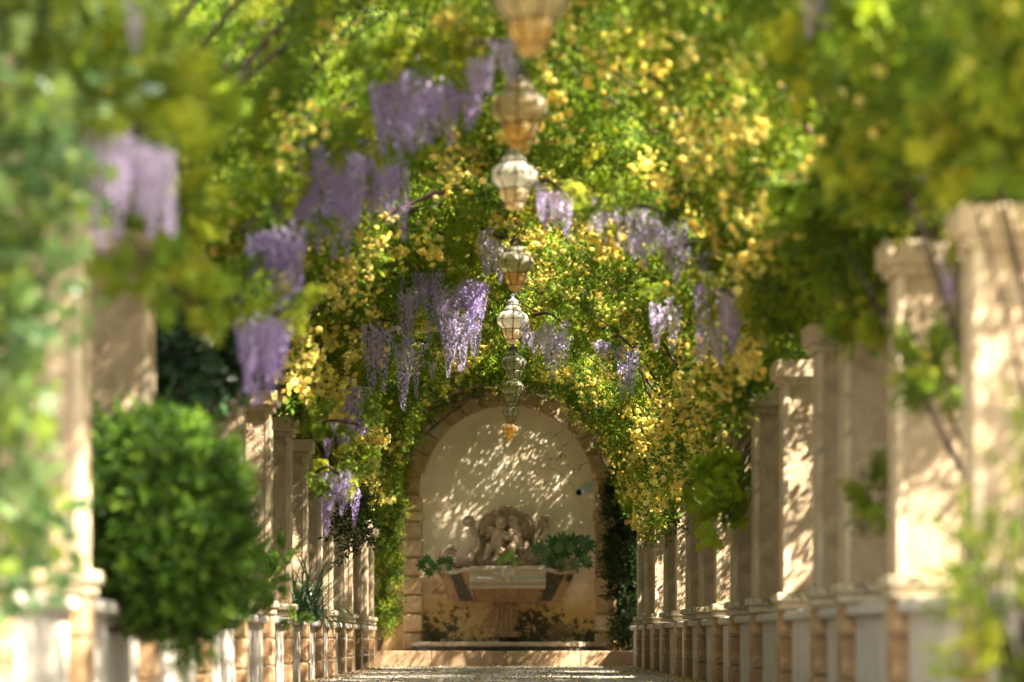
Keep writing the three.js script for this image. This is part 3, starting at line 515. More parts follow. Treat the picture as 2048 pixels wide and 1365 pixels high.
// smooth union of tapered capsules, meshed; prims [ax, ay, az, bx, by, bz, ra, rb] with x, y in photograph pixels, z and radii in metres in front of the wall
function blobs(prims, res, k = 0.025, fat = 1) {
  const P = prims.map(([ax, ay, az, bx, by, bz, ra, rb]) => ({ a: V(wx(ax), wy(ay), az), b: V(wx(bx), wy(by), bz), ra: ra * fat, rb: rb * fat }));
  const bb = new THREE.Box3(); for (const q of P) { bb.expandByPoint(q.a.clone().addScalar(q.ra + 0.05)); bb.expandByPoint(q.a.clone().addScalar(-q.ra - 0.05)); bb.expandByPoint(q.b.clone().addScalar(q.rb + 0.05)); bb.expandByPoint(q.b.clone().addScalar(-q.rb - 0.05)); }
  const c = bb.getCenter(V()), size = bb.getSize(V()), h = Math.max(size.x, size.y, size.z) / 2, mc = new MarchingCubes(res, M.trim, false, false, 120000); mc.isolation = 0; const p = V(), d = V(), e = V();
  for (let z = 0; z < res; z++) for (let y = 0; y < res; y++) for (let x = 0; x < res; x++) {
    p.set((x - res / 2) / (res / 2) * h + c.x, (y - res / 2) / (res / 2) * h + c.y, (z - res / 2) / (res / 2) * h + c.z);
    let f = 1e3; for (const q of P) { d.copy(q.b).sub(q.a); e.copy(p).sub(q.a); const t = clamp(e.dot(d) / Math.max(d.lengthSq(), 1e-9)), s = e.addScaledVector(d, -t).length() - lerp(q.ra, q.rb, t); const m = clamp(0.5 + 0.5 * (f - s) / k); f = lerp(f, s, m) - k * m * (1 - m); }
    mc.field[x + y * res + z * res * res] = -f;
  }
  mc.update(); const n = mc.count, g = new THREE.BufferGeometry(), pos = mc.positionArray.slice(0, n * 3), nor = mc.normalArray.slice(0, n * 3);
  for (let i = 0; i < n; i++) { pos[i * 3] = pos[i * 3] * h + c.x; pos[i * 3 + 1] = pos[i * 3 + 1] * h + c.y; pos[i * 3 + 2] = pos[i * 3 + 2] * h + c.z; }
  g.setAttribute('position', new THREE.BufferAttribute(new Float32Array(pos), 3)); g.computeVertexNormals(); g.setAttribute('normal', new THREE.BufferAttribute(new Float32Array(nor), 3)); return planar(g);
}
{
  const o = thing('wall_fountain', 'carved stone wall fountain with shell, two cherubs and broad basin', 'fountain', [0, 0, -ZW]);
  const X = wx, Y = wy;
  // backplate
  const bp = new THREE.Shape(); const out = [[912, 1136], [925, 1118], [944, 1108], [952, 1090], [955, 1066], [960, 1048]]; bp.moveTo(X(912), Y(1136)); for (const [a, b] of out.slice(1)) bp.lineTo(X(a), Y(b)); for (let i = 0; i <= 14; i++) { const a = Math.PI - i / 14 * Math.PI; bp.lineTo(X(1013) + Math.cos(a) * 0.43, Y(1052) + Math.sin(a) * 0.27); } for (const [a, b] of out.reverse()) bp.lineTo(X(2026 - a), Y(b));
  part('backplate', rough(planar(new THREE.ExtrudeGeometry(bp, { depth: 0.07, bevelEnabled: true, bevelSize: 0.015, bevelThickness: 0.015, bevelSegments: 2 })), 0.015, 8), FM.carved, o);
  // scallop shell behind the heads
  { const nu = 72, nv = 10, pos = [], idx = []; const cx = X(1013), cy = Y(1068), R = 0.43;
    for (let i = 0; i <= nu; i++) for (let j = 0; j <= nv; j++) { const a = Math.PI * (-0.02 + 1.04 * i / nu), r = j / nv, rib = Math.abs(Math.sin(i / nu * Math.PI * 8.5)), rad = R * r * (1 + 0.05 * rib * r) * (1 - 0.08 * Math.abs(Math.cos(a))); pos.push(cx + Math.cos(a) * rad, cy + Math.sin(a) * rad * 0.97, 0.1 + 0.11 * r * r + 0.04 * rib * r); }
    for (let i = 0; i < nu; i++) for (let j = 0; j < nv; j++) { const q = i * (nv + 1) + j; idx.push(q, q + nv + 1, q + 1, q + 1, q + nv + 1, q + nv + 2); }
    const front = new THREE.BufferGeometry(); front.setAttribute('position', new THREE.Float32BufferAttribute(pos, 3)); front.setIndex(idx); front.computeVertexNormals();
    const rim = []; for (let i = 0; i <= nu; i++) { const q = i * (nv + 1) + nv; rim.push(V(pos[q * 3], pos[q * 3 + 1], pos[q * 3 + 2] - 0.015)); }
    const back = front.clone(); back.translate(0, 0, -0.03);
    part('shell', [planar(front), planar(back), planar(tube(rim, 0.024, 120, 6))], FM.carved, o); }
  // cherubs
  const Cc = [0.11, 0.2];
  part('cherub', blobs([[1003, 1046, 0.3, 1002, 1049, 0.31, 0.082, 0.08], [1006, 1053, 0.36, 1007, 1053, 0.37, 0.03, 0.03], [1002, 1059, 0.28, 1000, 1066, 0.27, 0.05, 0.06],
    [1000, 1068, 0.26, 996, 1082, 0.27, 0.095, 0.1], [996, 1082, 0.27, 992, 1094, 0.26, 0.1, 0.095], [1004, 1067, 0.3, 1013, 1078, 0.37, 0.045, 0.038], [1013, 1078, 0.37, 1020, 1072, 0.39, 0.036, 0.028], [1020, 1072, 0.39, 1023, 1070, 0.39, 0.026, 0.022],
    [991, 1066, 0.24, 980, 1064, 0.22, 0.045, 0.038], [980, 1064, 0.22, 972, 1060, 0.2, 0.036, 0.024], [992, 1094, 0.27, 980, 1096, 0.36, 0.072, 0.06], [980, 1096, 0.36, 974, 1114, 0.34, 0.056, 0.04], [974, 1114, 0.34, 969, 1120, 0.37, 0.036, 0.026],
    [994, 1096, 0.28, 998, 1104, 0.36, 0.07, 0.056], [998, 1104, 0.36, 991, 1120, 0.34, 0.052, 0.036], [991, 1120, 0.34, 987, 1124, 0.37, 0.034, 0.026]], 96, 0.02, 1.12), FM.carved, o);
  part('cherub', blobs([[1023, 1043, 0.27, 1024, 1045, 0.28, 0.078, 0.076], [1020, 1050, 0.34, 1020, 1050, 0.345, 0.028, 0.028], [1025, 1055, 0.26, 1028, 1062, 0.25, 0.05, 0.058],
    [1029, 1064, 0.25, 1031, 1076, 0.25, 0.094, 0.1], [1031, 1076, 0.25, 1032, 1090, 0.25, 0.1, 0.094], [1022, 1062, 0.29, 1018, 1072, 0.36, 0.044, 0.036], [1018, 1072, 0.36, 1012, 1068, 0.38, 0.034, 0.026],
    [1037, 1062, 0.24, 1047, 1058, 0.22, 0.044, 0.036], [1047, 1058, 0.22, 1050, 1048, 0.2, 0.034, 0.024], [1030, 1091, 0.26, 1022, 1098, 0.37, 0.068, 0.055], [1022, 1098, 0.37, 1028, 1114, 0.34, 0.05, 0.036], [1028, 1114, 0.34, 1032, 1118, 0.37, 0.034, 0.026],
    [1034, 1092, 0.25, 1042, 1100, 0.32, 0.07, 0.054], [1042, 1100, 0.32, 1044, 1116, 0.29, 0.05, 0.036], [1044, 1116, 0.29, 1048, 1121, 0.32, 0.034, 0.026]], 96, 0.02, 1.12), FM.carved, o);
  part('wing', blobs([[990, 1066, 0.2, 975, 1072, 0.18, 0.03, 0.03], [988, 1070, 0.2, 972, 1079, 0.17, 0.03, 0.02], [990, 1063, 0.2, 971, 1067, 0.17, 0.024, 0.015]], 48, 0.015), FM.carved, o);
  part('wing', blobs([[1038, 1064, 0.2, 1054, 1068, 0.18, 0.03, 0.03], [1038, 1068, 0.2, 1056, 1076, 0.17, 0.03, 0.02], [1038, 1060, 0.2, 1057, 1062, 0.17, 0.024, 0.015]], 48, 0.015), FM.carved, o);
  // drapery and rock under the cherubs
  part('rockwork', rough(blobs([[955, 1122, 0.2, 1070, 1122, 0.22, 0.11, 0.1], [975, 1108, 0.16, 1055, 1106, 0.17, 0.1, 0.1], [1050, 1090, 0.14, 1064, 1120, 0.18, 0.08, 0.1], [962, 1085, 0.12, 950, 1118, 0.16, 0.06, 0.09], [1004, 1092, 0.2, 1022, 1112, 0.27, 0.06, 0.05], [1008, 1088, 0.24, 1006, 1118, 0.24, 0.04, 0.05], [930, 1126, 0.16, 960, 1124, 0.2, 0.09, 0.09]], 80, 0.05), 0.02, 16), FM.carved, o);
  // scrolled brackets each side
  for (const s of [-1, 1]) {
    const mx = (px) => s < 0 ? px : 2026 - px, ctr = V(X(mx(937)), Y(1046), 0.2), pts = [];
    for (let i = 0; i <= 16; i++) { const a = -0.6 - i / 16 * 7.5, r = 0.022 + 0.062 * (1 - i / 16); pts.push(V(ctr.x - s * Math.cos(a) * r, ctr.y - Math.sin(a) * r * 0.9, 0.2 + 0.004 * i)); }
    pts.reverse(); const body = [[945, 1058], [952, 1074], [953, 1092], [947, 1108], [936, 1124], [922, 1132]].map(([a, b], i) => V(X(mx(a)), Y(b), 0.2 + 0.03 * i));
    part('scroll', [planar(tube([...pts.slice(0, -1), pts[pts.length - 1]], 0.03, 60, 7, 0.05)), planar(tube([pts[pts.length - 1], ...body], 0.05, 40, 10, 0.1).translate(0, 0, -0.03))], FM.carved, o);
  }
  // coiled dolphin on the left end
  { const pts = []; for (let i = 0; i <= 22; i++) { const a = 2.6 - i / 22 * 8.2, r = 0.03 + 0.1 * i / 22; pts.push(V(X(900) + Math.cos(a) * r * 1.25, Y(1112) + Math.sin(a) * r, 0.24)); }
    part('dolphin', [planar(tube(pts, 0.02, 70, 8, 0.05)), blobs([[888, 1124, 0.26, 920, 1128, 0.26, 0.06, 0.085], [920, 1128, 0.26, 945, 1126, 0.26, 0.085, 0.06], [925, 1118, 0.24, 950, 1114, 0.2, 0.04, 0.02], [920, 1122, 0.26, 946, 1120, 0.24, 0.04, 0.02]], 56)], FM.carved, o); }
  // basin: flared body on a plan of five sides
  const plan = (px0, px1, pxf0, pxf1, y, zf, zs) => [V(X(px0), Y(y), 0), V(X(px1), Y(y), 0), V(X(px0), Y(y), zs), V(X(px1), Y(y), zs), V(X(pxf0), Y(y), zf), V(X(pxf1), Y(y), zf)];
  part('basin', planar(toCreasedNormals(new ConvexGeometry([...plan(938, 1092, 942, 1088, 1143, 0.62, 0.3), ...plan(946, 1080, 958, 1072, 1206, 0.36, 0.2)]), 0.4)), FM.body, o);
  for (const s of [-1, 1]) {
    const m = (px) => s < 0 ? px : 2026 - px, q = (px, py, z) => V(X(m(px)), Y(py), z);
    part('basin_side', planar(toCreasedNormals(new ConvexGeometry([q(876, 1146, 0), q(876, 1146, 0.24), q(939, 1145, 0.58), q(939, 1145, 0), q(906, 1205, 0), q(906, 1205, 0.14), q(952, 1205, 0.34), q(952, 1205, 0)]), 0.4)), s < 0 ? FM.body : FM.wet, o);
    const st = s < 0 ? [[900, 1148, 0.372], [920, 1148, 0.48], [945, 1203, 0.32], [920, 1203, 0.212]] : [[896, 1148, 0.352], [928, 1148, 0.524], [946, 1203, 0.325], [924, 1203, 0.226]];
    part('algae_streak', planar(rough(new ConvexGeometry(st.flatMap(([a, b, z]) => [q(a, b, z + 0.016), q(a, b, z - 0.02)])), 0.006, 20)), FM.algae, o);
    const rim = []; for (let i = 0; i <= 10; i++) { const t = i / 10; rim.push(q(lerp(872, 942, t), 1146 - 5 * Math.sin(t * 9) * 0.4 - 3 * t, lerp(0.24, 0.62, t))); } const b = tube(rim, 0.04, 40, 8, 0.036); b.scale(1, 1, 1);
    part('basin_rim', rough(planar(b), 0.014, 14), FM.pale, o);
  }
  // moulded front block
  { const pr = [[0, 1134], [0.70, 1134], [0.70, 1141], [0.665, 1144], [0.64, 1150], [0.645, 1156], [0.68, 1160], [0.69, 1165], [0.645, 1167], [0.63, 1171], [0.655, 1173], [0.655, 1177], [0.60, 1180], [0, 1180]], sh = new THREE.Shape(); pr.forEach(([z, y], i) => i ? sh.lineTo(z, Y(y)) : sh.moveTo(z, Y(y)));
    const g = new THREE.ExtrudeGeometry(sh, { depth: X(1090) - X(940), bevelEnabled: false }); g.rotateY(-Math.PI / 2); g.translate(X(1090), 0, 0); part('moulded_front', rough(planar(g), 0.004, 9), FM.pale, o);
    part('mask', blobs([[1015, 1146, 0.68, 1015, 1150, 0.7, 0.085, 0.08], [1015, 1158, 0.7, 1015, 1164, 0.7, 0.055, 0.03], [1009, 1146, 0.74, 1009, 1146, 0.74, 0.025, 0.025], [1021, 1146, 0.74, 1021, 1146, 0.74, 0.025, 0.025], [1015, 1148, 0.76, 1015, 1152, 0.775, 0.018, 0.024], [1003, 1143, 0.67, 1005, 1157, 0.67, 0.03, 0.02], [1027, 1143, 0.67, 1025, 1157, 0.67, 0.03, 0.02]], 56, 0.014), FM.pale, o); }
  // pedestal
  const ped = [box(X(989), X(1029), Y(1264), Y(1207), 0.0, 0.2, 0.012), box(X(983), X(1036), Y(1276), Y(1264) - 0.003, 0.0, 0.25, 0.014), box(X(984), X(1034), Y(1212), Y(1206), 0.0, 0.24, 0.01)];
  for (let i = 0; i < 4; i++) ped.push(box(X(993 + i * 9), X(997.5 + i * 9), Y(1260), Y(1216), 0.19, 0.216, 0.008));
  part('pedestal', ped.map((g) => rough(g, 0.005)), FM.body, o);
  // low pool: curved kerb of stones and dark water
  const kerb = (a) => V(CX + Math.cos(a) * 1.57, 0, Math.sin(a) * 0.72 + 0.08);
  const NK = 11; for (let k = 0; k < NK; k++) { const c = []; for (let i = 0; i <= 6; i++) c.push(kerb((k + 0.02 + i / 6 * 0.96) / NK * Math.PI)); const s2 = new THREE.Shape(); c.forEach((p, i) => i ? s2.lineTo(p.x, -p.z) : s2.moveTo(p.x, -p.z)); for (let i = 6; i >= 0; i--) { const p = c[i]; s2.lineTo((p.x - CX) * 0.91 + CX, -(p.z - 0.08) * 0.84 - 0.08); }
    const up = new THREE.ExtrudeGeometry(s2, { depth: 0.035, bevelEnabled: true, bevelSize: 0.014, bevelThickness: 0.018, bevelSegments: 3 }); up.rotateX(-Math.PI / 2); up.translate(0, 0.33, 0); part('kerb_stone', rough(planar(up), 0.014, 12), FM.pale, o);
    const lo = new THREE.ExtrudeGeometry(s2, { depth: 0.072, bevelEnabled: false }); lo.rotateX(-Math.PI / 2); lo.translate(0, 0.24, 0); lo.scale(1, 1, 0.98); part('kerb_base', planar(lo), FM.algae, o); }
  const ws = new THREE.Shape(); for (let i = 0; i <= 24; i++) { const p = kerb(i / 24 * Math.PI), x = (p.x - CX) * 0.93 + CX, y = -(p.z - 0.08) * 0.9 - 0.08; i ? ws.lineTo(x, y) : ws.moveTo(x, y); } const wgeo = new THREE.ShapeGeometry(ws); wgeo.rotateX(-Math.PI / 2); wgeo.translate(0, 0.33, 0);
  part('water', wgeo, std({ color: 0x14160e, roughness: 0.08 }), o);
}
// plants in the basin
function lobedPlant(label, px, py, d, list, size, deep) {
  const c = at(px, py, d), o = thing('leafy_plant', label, 'plant', [c.x, c.y, c.z]), stems = [];
  for (const [qx, qy, k, turn] of list) { const t = at(qx, qy, d - rr(-0.12, 0.15)).sub(c); stems.push(tube([V(gauss() * 0.03, -0.06, 0), V(t.x * 0.4, t.y * 0.65 + 0.02, t.z * 0.5), t], 0.007, 8, 5, 0.004)); const m = part('leaf', lobedGeo(size * k, 7, deep, 0.3), L.plant, o); m.position.copy(t); m.rotation.set(rr(0.1, 0.9), rr(-0.5, 0.5), turn, 'ZYX'); }
  part('stem', stems, M.stemGreen, o); return o;
}
L.plant = leafy({ color: lin(0.05, 0.125, 0.022), transmission: 0.3, clearcoat: 0.7, clearcoatRoughness: 0.25 });
M.stemGreen = std({ color: lin(0.07, 0.12, 0.03) });
lobedPlant('green lobed plant at the left end of the fountain basin', 878, 1140, 50.1, [[850, 1130, 1, 1.6], [862, 1142, 0.9, 2.2], [858, 1122, 0.8, 1.0], [884, 1128, 0.9, 0.4], [874, 1136, 0.8, 1.2], [896, 1126, 0.8, -0.5], [893, 1138, 0.6, -1.2], [868, 1128, 0.8, 1.4]], 0.13, 0.4);
lobedPlant('large dark philodendron at the right end of the fountain basin', 1120, 1138, 50.0, [[1085, 1098, 1, 1.2], [1098, 1110, 1, 1.0], [1110, 1094, 1.1, 0.5], [1125, 1086, 1, -0.2], [1140, 1088, 1.1, -0.9], [1160, 1088, 1.2, -1.4], [1172, 1094, 0.9, -1.7], [1150, 1108, 1.1, -1.2], [1165, 1118, 1, -1.8], [1130, 1115, 1.1, 0], [1112, 1122, 1, 0.8], [1145, 1126, 0.9, -1.8], [1172, 1126, 0.7, -2.1], [1120, 1104, 0.9, 0.2], [1098, 1128, 0.8, 1.7], [1135, 1102, 1, -0.6]], 0.16, 0.45);
lobedPlant('small pale green plant in the middle of the fountain basin', 1016, 1132, 49.86, [[1004, 1120, 0.8, 1.0], [1012, 1112, 0.8, 0.3], [1022, 1110, 0.8, -0.3], [1030, 1120, 0.8, -1.1], [1016, 1122, 1, 0.1], [1026, 1127, 0.8, -1.6], [1003, 1128, 0.7, 1.8], [1018, 1115, 0.7, -0.1]], 0.075, 0.2).children.forEach((m) => { if (m.name === 'leaf') m.material = L.paleLeaf ??= leafy({ color: lin(0.18, 0.3, 0.06), transmission: 0.3 }); });

// security camera and its box on the niche plaster
{
  const white = std({ color: 0xb9c0c4, roughness: 0.45 }), c = V(wx(1160), wy(985), -ZW), o = thing('security_camera', 'small grey security camera on the plaster beside the right pilaster', 'camera', [c.x, c.y, c.z]);
  const b = new THREE.CylinderGeometry(0.055, 0.055, 0.13, 24); b.rotateX(Math.PI / 2 + 0.2); b.rotateY(-0.35); b.translate(0, 0, 0.12); part('housing', b, white, o);
  const l = new THREE.CylinderGeometry(0.047, 0.047, 0.012, 24); l.rotateX(Math.PI / 2 + 0.2); l.rotateY(-0.35); l.translate(-0.024, -0.014, 0.186); part('lens', l, std({ color: 0x08090c, roughness: 0.1 }), o);
  part('bracket', [stick(V(0.02, 0.0, 0.11), V(0.04, 0.01, 0.0), 0.02), new THREE.CylinderGeometry(0.05, 0.05, 0.015, 20).rotateX(Math.PI / 2).translate(0.04, 0.01, 0.008)], white, o);
  const c2 = V(wx(1176), wy(977), -ZW), j = thing('junction_box', 'pale grey square cable box above the security camera', 'junction box', [c2.x, c2.y, c2.z]);
  part('box_body', box(-0.06, 0.06, -0.065, 0.065, 0, 0.06, 0.012), white, j); part('box_lid', box(-0.063, 0.063, -0.068, 0.068, 0.061, 0.075, 0.006), white, j);
  part('cable', tube([V(-0.05, -0.05, 0.02), V(-0.09, -0.07, 0.03), V(-0.12, -0.06, 0.04)], 0.007, 8, 5), white, j);
}

// ------------------------------------------------------------------ shrubs and smaller plants along the parapets
// leaf masses: ellipsoids [centre, radii, number]
function shrub(name, label, cat, base, blobsList, sprays, mat, pal, opt = {}) {
  const o = thing(name, label, cat, base), org = o.position, pts = [[], []], st = [];
  blobsList.forEach(([c, r, n]) => {
    for (let i = 0; i < n; i++) {
      const u = V(gauss(), gauss(), gauss()).normalize(), k = (opt.solid ?? 0.62) + (1 - (opt.solid ?? 0.62)) * Math.sqrt(rnd()), b = 1 + (opt.ragged ?? 0.5) * noise(u.x * 2.6 + c.x, u.y * 2.6, u.z * 2.6 + c.z);
      const p = V(c.x + u.x * r[0] * k * b, c.y + u.y * r[1] * k * b, c.z + u.z * r[2] * k * b); if (opt.skip && opt.skip(p)) continue;
      pts[i % 2].push({ p: p.sub(org), s: rr(0.8, 1.25) * (opt.scale ?? 1), up: u.clone().multiplyScalar(0.8).add(V(gauss() * 0.5, gauss() * 0.5 + (opt.lift ?? 0.2), gauss() * 0.5)).normalize(), spin: rr(0, 6.28) });
    }
    for (let i = 0; i < (opt.stems ?? 3); i++) { const e = c.clone().add(V(gauss() * r[0] * 0.6, gauss() * r[1] * 0.5, gauss() * r[2] * 0.6)).sub(org), b0 = V(gauss() * 0.04, 0, gauss() * 0.04); st.push(tube([b0, b0.clone().lerp(e, 0.5).add(V(gauss() * 0.06, 0.05, gauss() * 0.06)), e], opt.thick ?? 0.014, 10, 5, 0.004)); }
  });
  pts.forEach((q, i) => q.length && scatter('foliage', sprays[i % sprays.length], mat, q, pal, o));
  if (st.length) part('stem', st, M.bark, o); return o;
}
shrub('round_shrub', 'round clipped green shrub bulging over the left parapet', 'shrub', [-2.5, 0.4, -16.3], [[at(318, 1035, 16.4), [0.39, 0.43, 0.37], 1500], [at(358, 1125, 16.3), [0.33, 0.34, 0.33], 1000], [at(395, 1265, 16.1), [0.04, 0.12, 0.1], 34], [at(225, 910, 16.6), [0.16, 0.16, 0.2], 120]], SPRAY.oval, L.leaf, PAL.bush.map((c) => c.map((x) => x * 0.75)), { stems: 4, scale: 0.8, ragged: 0.25 });
shrub('ivy', 'pale glossy ivy hanging in front along the left edge', 'climber', [-2.3, 2.6, -11.8], [[at(-35, 120, 11.6), [0.2, 0.34, 0.25], 53], [at(-50, 400, 11.6), [0.22, 0.42, 0.25], 71], [at(-20, 640, 11.6), [0.13, 0.3, 0.25], 39], [at(-65, 860, 11.6), [0.13, 0.36, 0.25], 39], [at(-10, 1040, 11.6), [0.1, 0.24, 0.2], 31], [at(45, 1150, 11.6), [0.07, 0.14, 0.12], 8], [at(175, 60, 11.8), [0.14, 0.14, 0.2], 20], [at(45, 330, 11.8), [0.08, 0.2, 0.2], 12], [at(85, 560, 11.8), [0.07, 0.12, 0.15], 9]], SPRAY.ivy, L.glossy, PAL.ivy, { stems: 2, solid: 0.2, scale: 1.15, thick: 0.01 });
shrub('trailing_vine', 'yellow green vine trailing over the second left pillar', 'climber', [-2.4, 2.9, -13.2], [[at(270, 130, 13), [0.14, 0.14, 0.3], 60], [at(320, 560, 13.4), [0.15, 0.05, 0.2], 36], [at(390, 610, 13.5), [0.07, 0.03, 0.1], 14], [at(390, 200, 14), [0.07, 0.1, 0.2], 26], [at(370, 400, 15), [0.06, 0.2, 0.3], 36]], SPRAY.wist, L.leaf, PAL.wist, { stems: 2, solid: 0.2, scale: 0.6, thick: 0.008 });
shrub('hanging_ivy', 'dark bluish ivy hanging between the third and fourth left pillars', 'climber', [-2.5, 2.7, -19], [[at(350, 700, 18.6), [0.16, 0.3, 0.2], 110], [at(410, 720, 18.8), [0.14, 0.24, 0.2], 80], [at(340, 780, 18.4), [0.1, 0.16, 0.12], 50], [at(460, 680, 19), [0.1, 0.1, 0.15], 30]], SPRAY.ivy, L.glossy, [[0.03, 0.075, 0.035], [0.04, 0.09, 0.03], [0.02, 0.05, 0.02]], { stems: 3, solid: 0.1, scale: 1.1 });
shrub('grape_vine', 'bright vine with lobed leaves hanging before the right pillars', 'climber', [2.4, 2.5, -25.6], [[at(1445, 955, 25.4), [0.19, 0.07, 0.2], 30], [at(1425, 1000, 25.2), [0.12, 0.09, 0.15], 17], [at(1450, 1050, 25), [0.06, 0.12, 0.1], 13], [at(1500, 1000, 25.2), [0.05, 0.08, 0.1], 6]], SPRAY.vine, L.leaf, [[0.3, 0.4, 0.022], [0.36, 0.43, 0.028], [0.24, 0.33, 0.02]], { stems: 3, solid: 0.1, scale: 0.75, thick: 0.008 });
shrub('front_bush', 'blurred bright green bush at the lower right edge', 'shrub', [1.95, 0, -11.4], [[at(2000, 1150, 11.2), [0.13, 0.14, 0.2], 30], [at(2040, 1240, 11.2), [0.15, 0.13, 0.2], 32], [at(1935, 1100, 11.3), [0.05, 0.1, 0.1], 7], [at(2040, 1000, 11.2), [0.06, 0.16, 0.15], 12], [at(2000, 1320, 11.2), [0.12, 0.1, 0.15], 16], [at(2050, 880, 11.2), [0.03, 0.1, 0.1], 5]], SPRAY.oval, L.leaf, PAL.wist, { stems: 3, solid: 0.1, scale: 0.9 });
shrub('trailing_sprig', 'leafy sprig hanging across the second right pillar', 'climber', [2.4, 2.6, -14.8], [[at(1880, 745, 14.5), [0.16, 0.1, 0.12], 34], [at(1760, 1000, 17.2), [0.05, 0.16, 0.08], 14], [at(1730, 600, 17), [0.08, 0.1, 0.2], 30], [at(1700, 640, 17.4), [0.06, 0.1, 0.2], 20]], SPRAY.wist, L.leaf, PAL.wist, { stems: 2, solid: 0.1, scale: 0.75, thick: 0.008 });
shrub('upper_vine', 'olive green vine mass over the nearest right pillars', 'climber', [2.5, 0, -13], [[at(1700, 100, 14), [0.24, 0.2, 0.4], 60], [at(1870, 60, 13), [0.28, 0.16, 0.4], 60], [at(1980, 200, 12.5), [0.18, 0.24, 0.4], 60], [at(1820, 330, 14), [0.22, 0.06, 0.3], 36], [at(1660, 400, 17), [0.2, 0.12, 0.4], 50]], SPRAY.vine, L.leaf, PAL.wist, { stems: 3, solid: 0.15, scale: 0.85 });
shrub('hanging_creeper', 'dark green creeper covering the wall right of the niche', 'climber', [wx(1262), 0, -50.1], [[at(1255, 1120, 49.9), [0.22, 0.9, 0.15], 700], [at(1270, 1250, 49.9), [0.24, 0.5, 0.15], 380], [at(1250, 1000, 49.8), [0.2, 0.4, 0.15], 220]], SPRAY.rose, L.dark, PAL.dark, { stems: 4, solid: 0.1 });
shrub('hanging_creeper', 'green creeper climbing the wall left of the niche', 'climber', [wx(758), 0, -49.9], [[at(765, 1010, 48.6), [0.15, 0.7, 0.2], 300], [at(770, 1120, 48.8), [0.12, 0.4, 0.2], 150], [at(765, 1225, 49), [0.12, 0.25, 0.2], 110]], SPRAY.rose, L.leaf, PAL.rose, { stems: 3, solid: 0.1 });
shrub('dark_sprig', 'dark leafy rose shoot dangling by the eighth left pillar', 'climber', [-2.2, 2.8, -33.4], [[at(715, 1040, 33.2), [0.12, 0.2, 0.1], 40], [at(708, 1075, 33.1), [0.06, 0.08, 0.06], 10]], SPRAY.rose, L.dark, PAL.dark, { stems: 2, solid: 0.1 });
shrub('fern', 'light green ferny shrub between the shrub and the strap-leaved clump', 'shrub', [-2.3, 0.3, -26], [[at(545, 1160, 25.5), [0.05, 0.14, 0.08], 26], [at(560, 1110, 25.8), [0.03, 0.08, 0.06], 7], [at(590, 1240, 28), [0.05, 0.03, 0.05], 7]], SPRAY.wist, L.leaf, [[0.2, 0.32, 0.04], [0.14, 0.26, 0.03]], { stems: 3, solid: 0.1, scale: 0.55 });
// strap-leaved clump on the left parapet: every blade a leaf of its own
{
  const c = at(625, 1240, 30.4), o = thing('agapanthus', 'clump of dark strap leaves spilling over the left parapet', 'plant', [c.x - 0.1, c.y - 0.02, c.z]);
  const mats = [lin(0.035, 0.085, 0.03), lin(0.05, 0.11, 0.035), lin(0.07, 0.13, 0.05)].map((k) => leafy({ color: k, transmission: 0.25, clearcoat: 0.6, clearcoatRoughness: 0.3 }));
  for (let i = 0; i < 230; i++) {
    const a = rr(0, 6.28), len = rr(0.45, 0.92), tilt = rr(0.3, 1.35), n = 7, w = rr(0.006, 0.01), pos = [], idx = [], dir = V(Math.cos(a), 0, Math.sin(a)), sd = V(-Math.sin(a), 0, Math.cos(a)), b = V(gauss() * 0.16, 0, gauss() * 0.3);
    let p = b.clone(), el = Math.PI / 2 - tilt * 0.5; for (let k = 0; k <= n; k++) { const t = k / n, ww = w * Math.sin(Math.PI * (0.12 + 0.87 * t)) ** 0.6; for (const s of [-1, 1]) { const q = p.clone().addScaledVector(sd, s * ww); q.y += 0.3 * ww; pos.push(q.x, q.y, q.z); } el -= tilt * 0.26; p.addScaledVector(dir, Math.cos(el) * len / n); p.y += Math.sin(el) * len / n; if (k) { const q = k * 2; idx.push(q - 2, q - 1, q, q - 1, q + 1, q); } }
    const g = new THREE.BufferGeometry(); g.setAttribute('position', new THREE.Float32BufferAttribute(pos, 3)); g.setIndex(idx); g.computeVertexNormals(); part('leaf', g, pick(mats), o);
  }
}

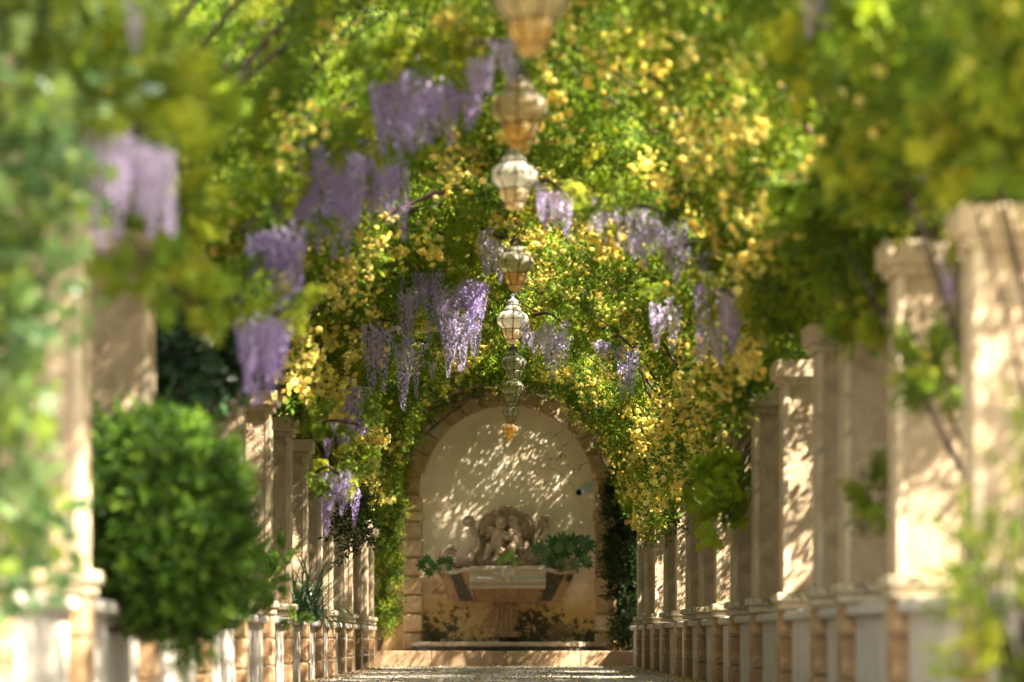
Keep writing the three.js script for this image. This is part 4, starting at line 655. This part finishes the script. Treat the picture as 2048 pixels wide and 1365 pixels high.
// ------------------------------------------------------------------ trees beyond the walk, dark behind the gaps
function tree(label, x, z, h, r, n, trunkR = 0.2) {
  const o = thing('evergreen_tree', label, 'tree', [x, 0, -z], 'dark trees beyond the pergola'), pts = [];
  part('trunk', tube([V(0, 0, 0), V(0.1, h * 0.3, 0), V(0, h * 0.85, 0.1)], trunkR, 14, 8, 0.05), M.bark, o);
  const lobes = []; for (let i = 0; i < 9; i++) lobes.push([V(gauss() * r * 0.55, h * rr(0.3, 0.9), gauss() * r * 0.55), r * rr(0.45, 0.75)]);
  part('branch', lobes.map(([c]) => tube([V(0, c.y * 0.6, 0), V(c.x * 0.5, c.y * 0.85, c.z * 0.5), c], 0.06, 8, 5, 0.02)), M.bark, o);
  for (let i = 0; i < n; i++) { const [c, k] = pick(lobes), u = V(gauss(), gauss(), gauss()).normalize(); pts.push({ p: u.clone().multiplyScalar(k * Math.cbrt(rr(0.2, 1))).add(c), s: rr(3, 5), up: u, spin: rr(0, 6.28) }); }
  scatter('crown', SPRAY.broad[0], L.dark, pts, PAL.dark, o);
}
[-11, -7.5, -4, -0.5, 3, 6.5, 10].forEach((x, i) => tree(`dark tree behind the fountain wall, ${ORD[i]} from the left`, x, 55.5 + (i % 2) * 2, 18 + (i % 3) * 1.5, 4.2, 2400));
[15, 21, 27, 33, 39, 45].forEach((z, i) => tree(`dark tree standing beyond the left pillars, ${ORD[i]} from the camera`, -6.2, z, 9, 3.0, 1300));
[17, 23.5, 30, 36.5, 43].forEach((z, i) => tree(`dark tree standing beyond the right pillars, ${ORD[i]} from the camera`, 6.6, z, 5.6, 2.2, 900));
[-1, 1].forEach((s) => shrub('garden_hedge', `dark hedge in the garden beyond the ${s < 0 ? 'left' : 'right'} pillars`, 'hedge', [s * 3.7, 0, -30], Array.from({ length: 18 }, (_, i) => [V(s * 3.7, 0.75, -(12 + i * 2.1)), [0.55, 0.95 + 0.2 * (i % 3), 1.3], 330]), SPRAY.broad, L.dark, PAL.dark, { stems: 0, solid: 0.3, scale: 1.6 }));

renderer.render(scene, camera);
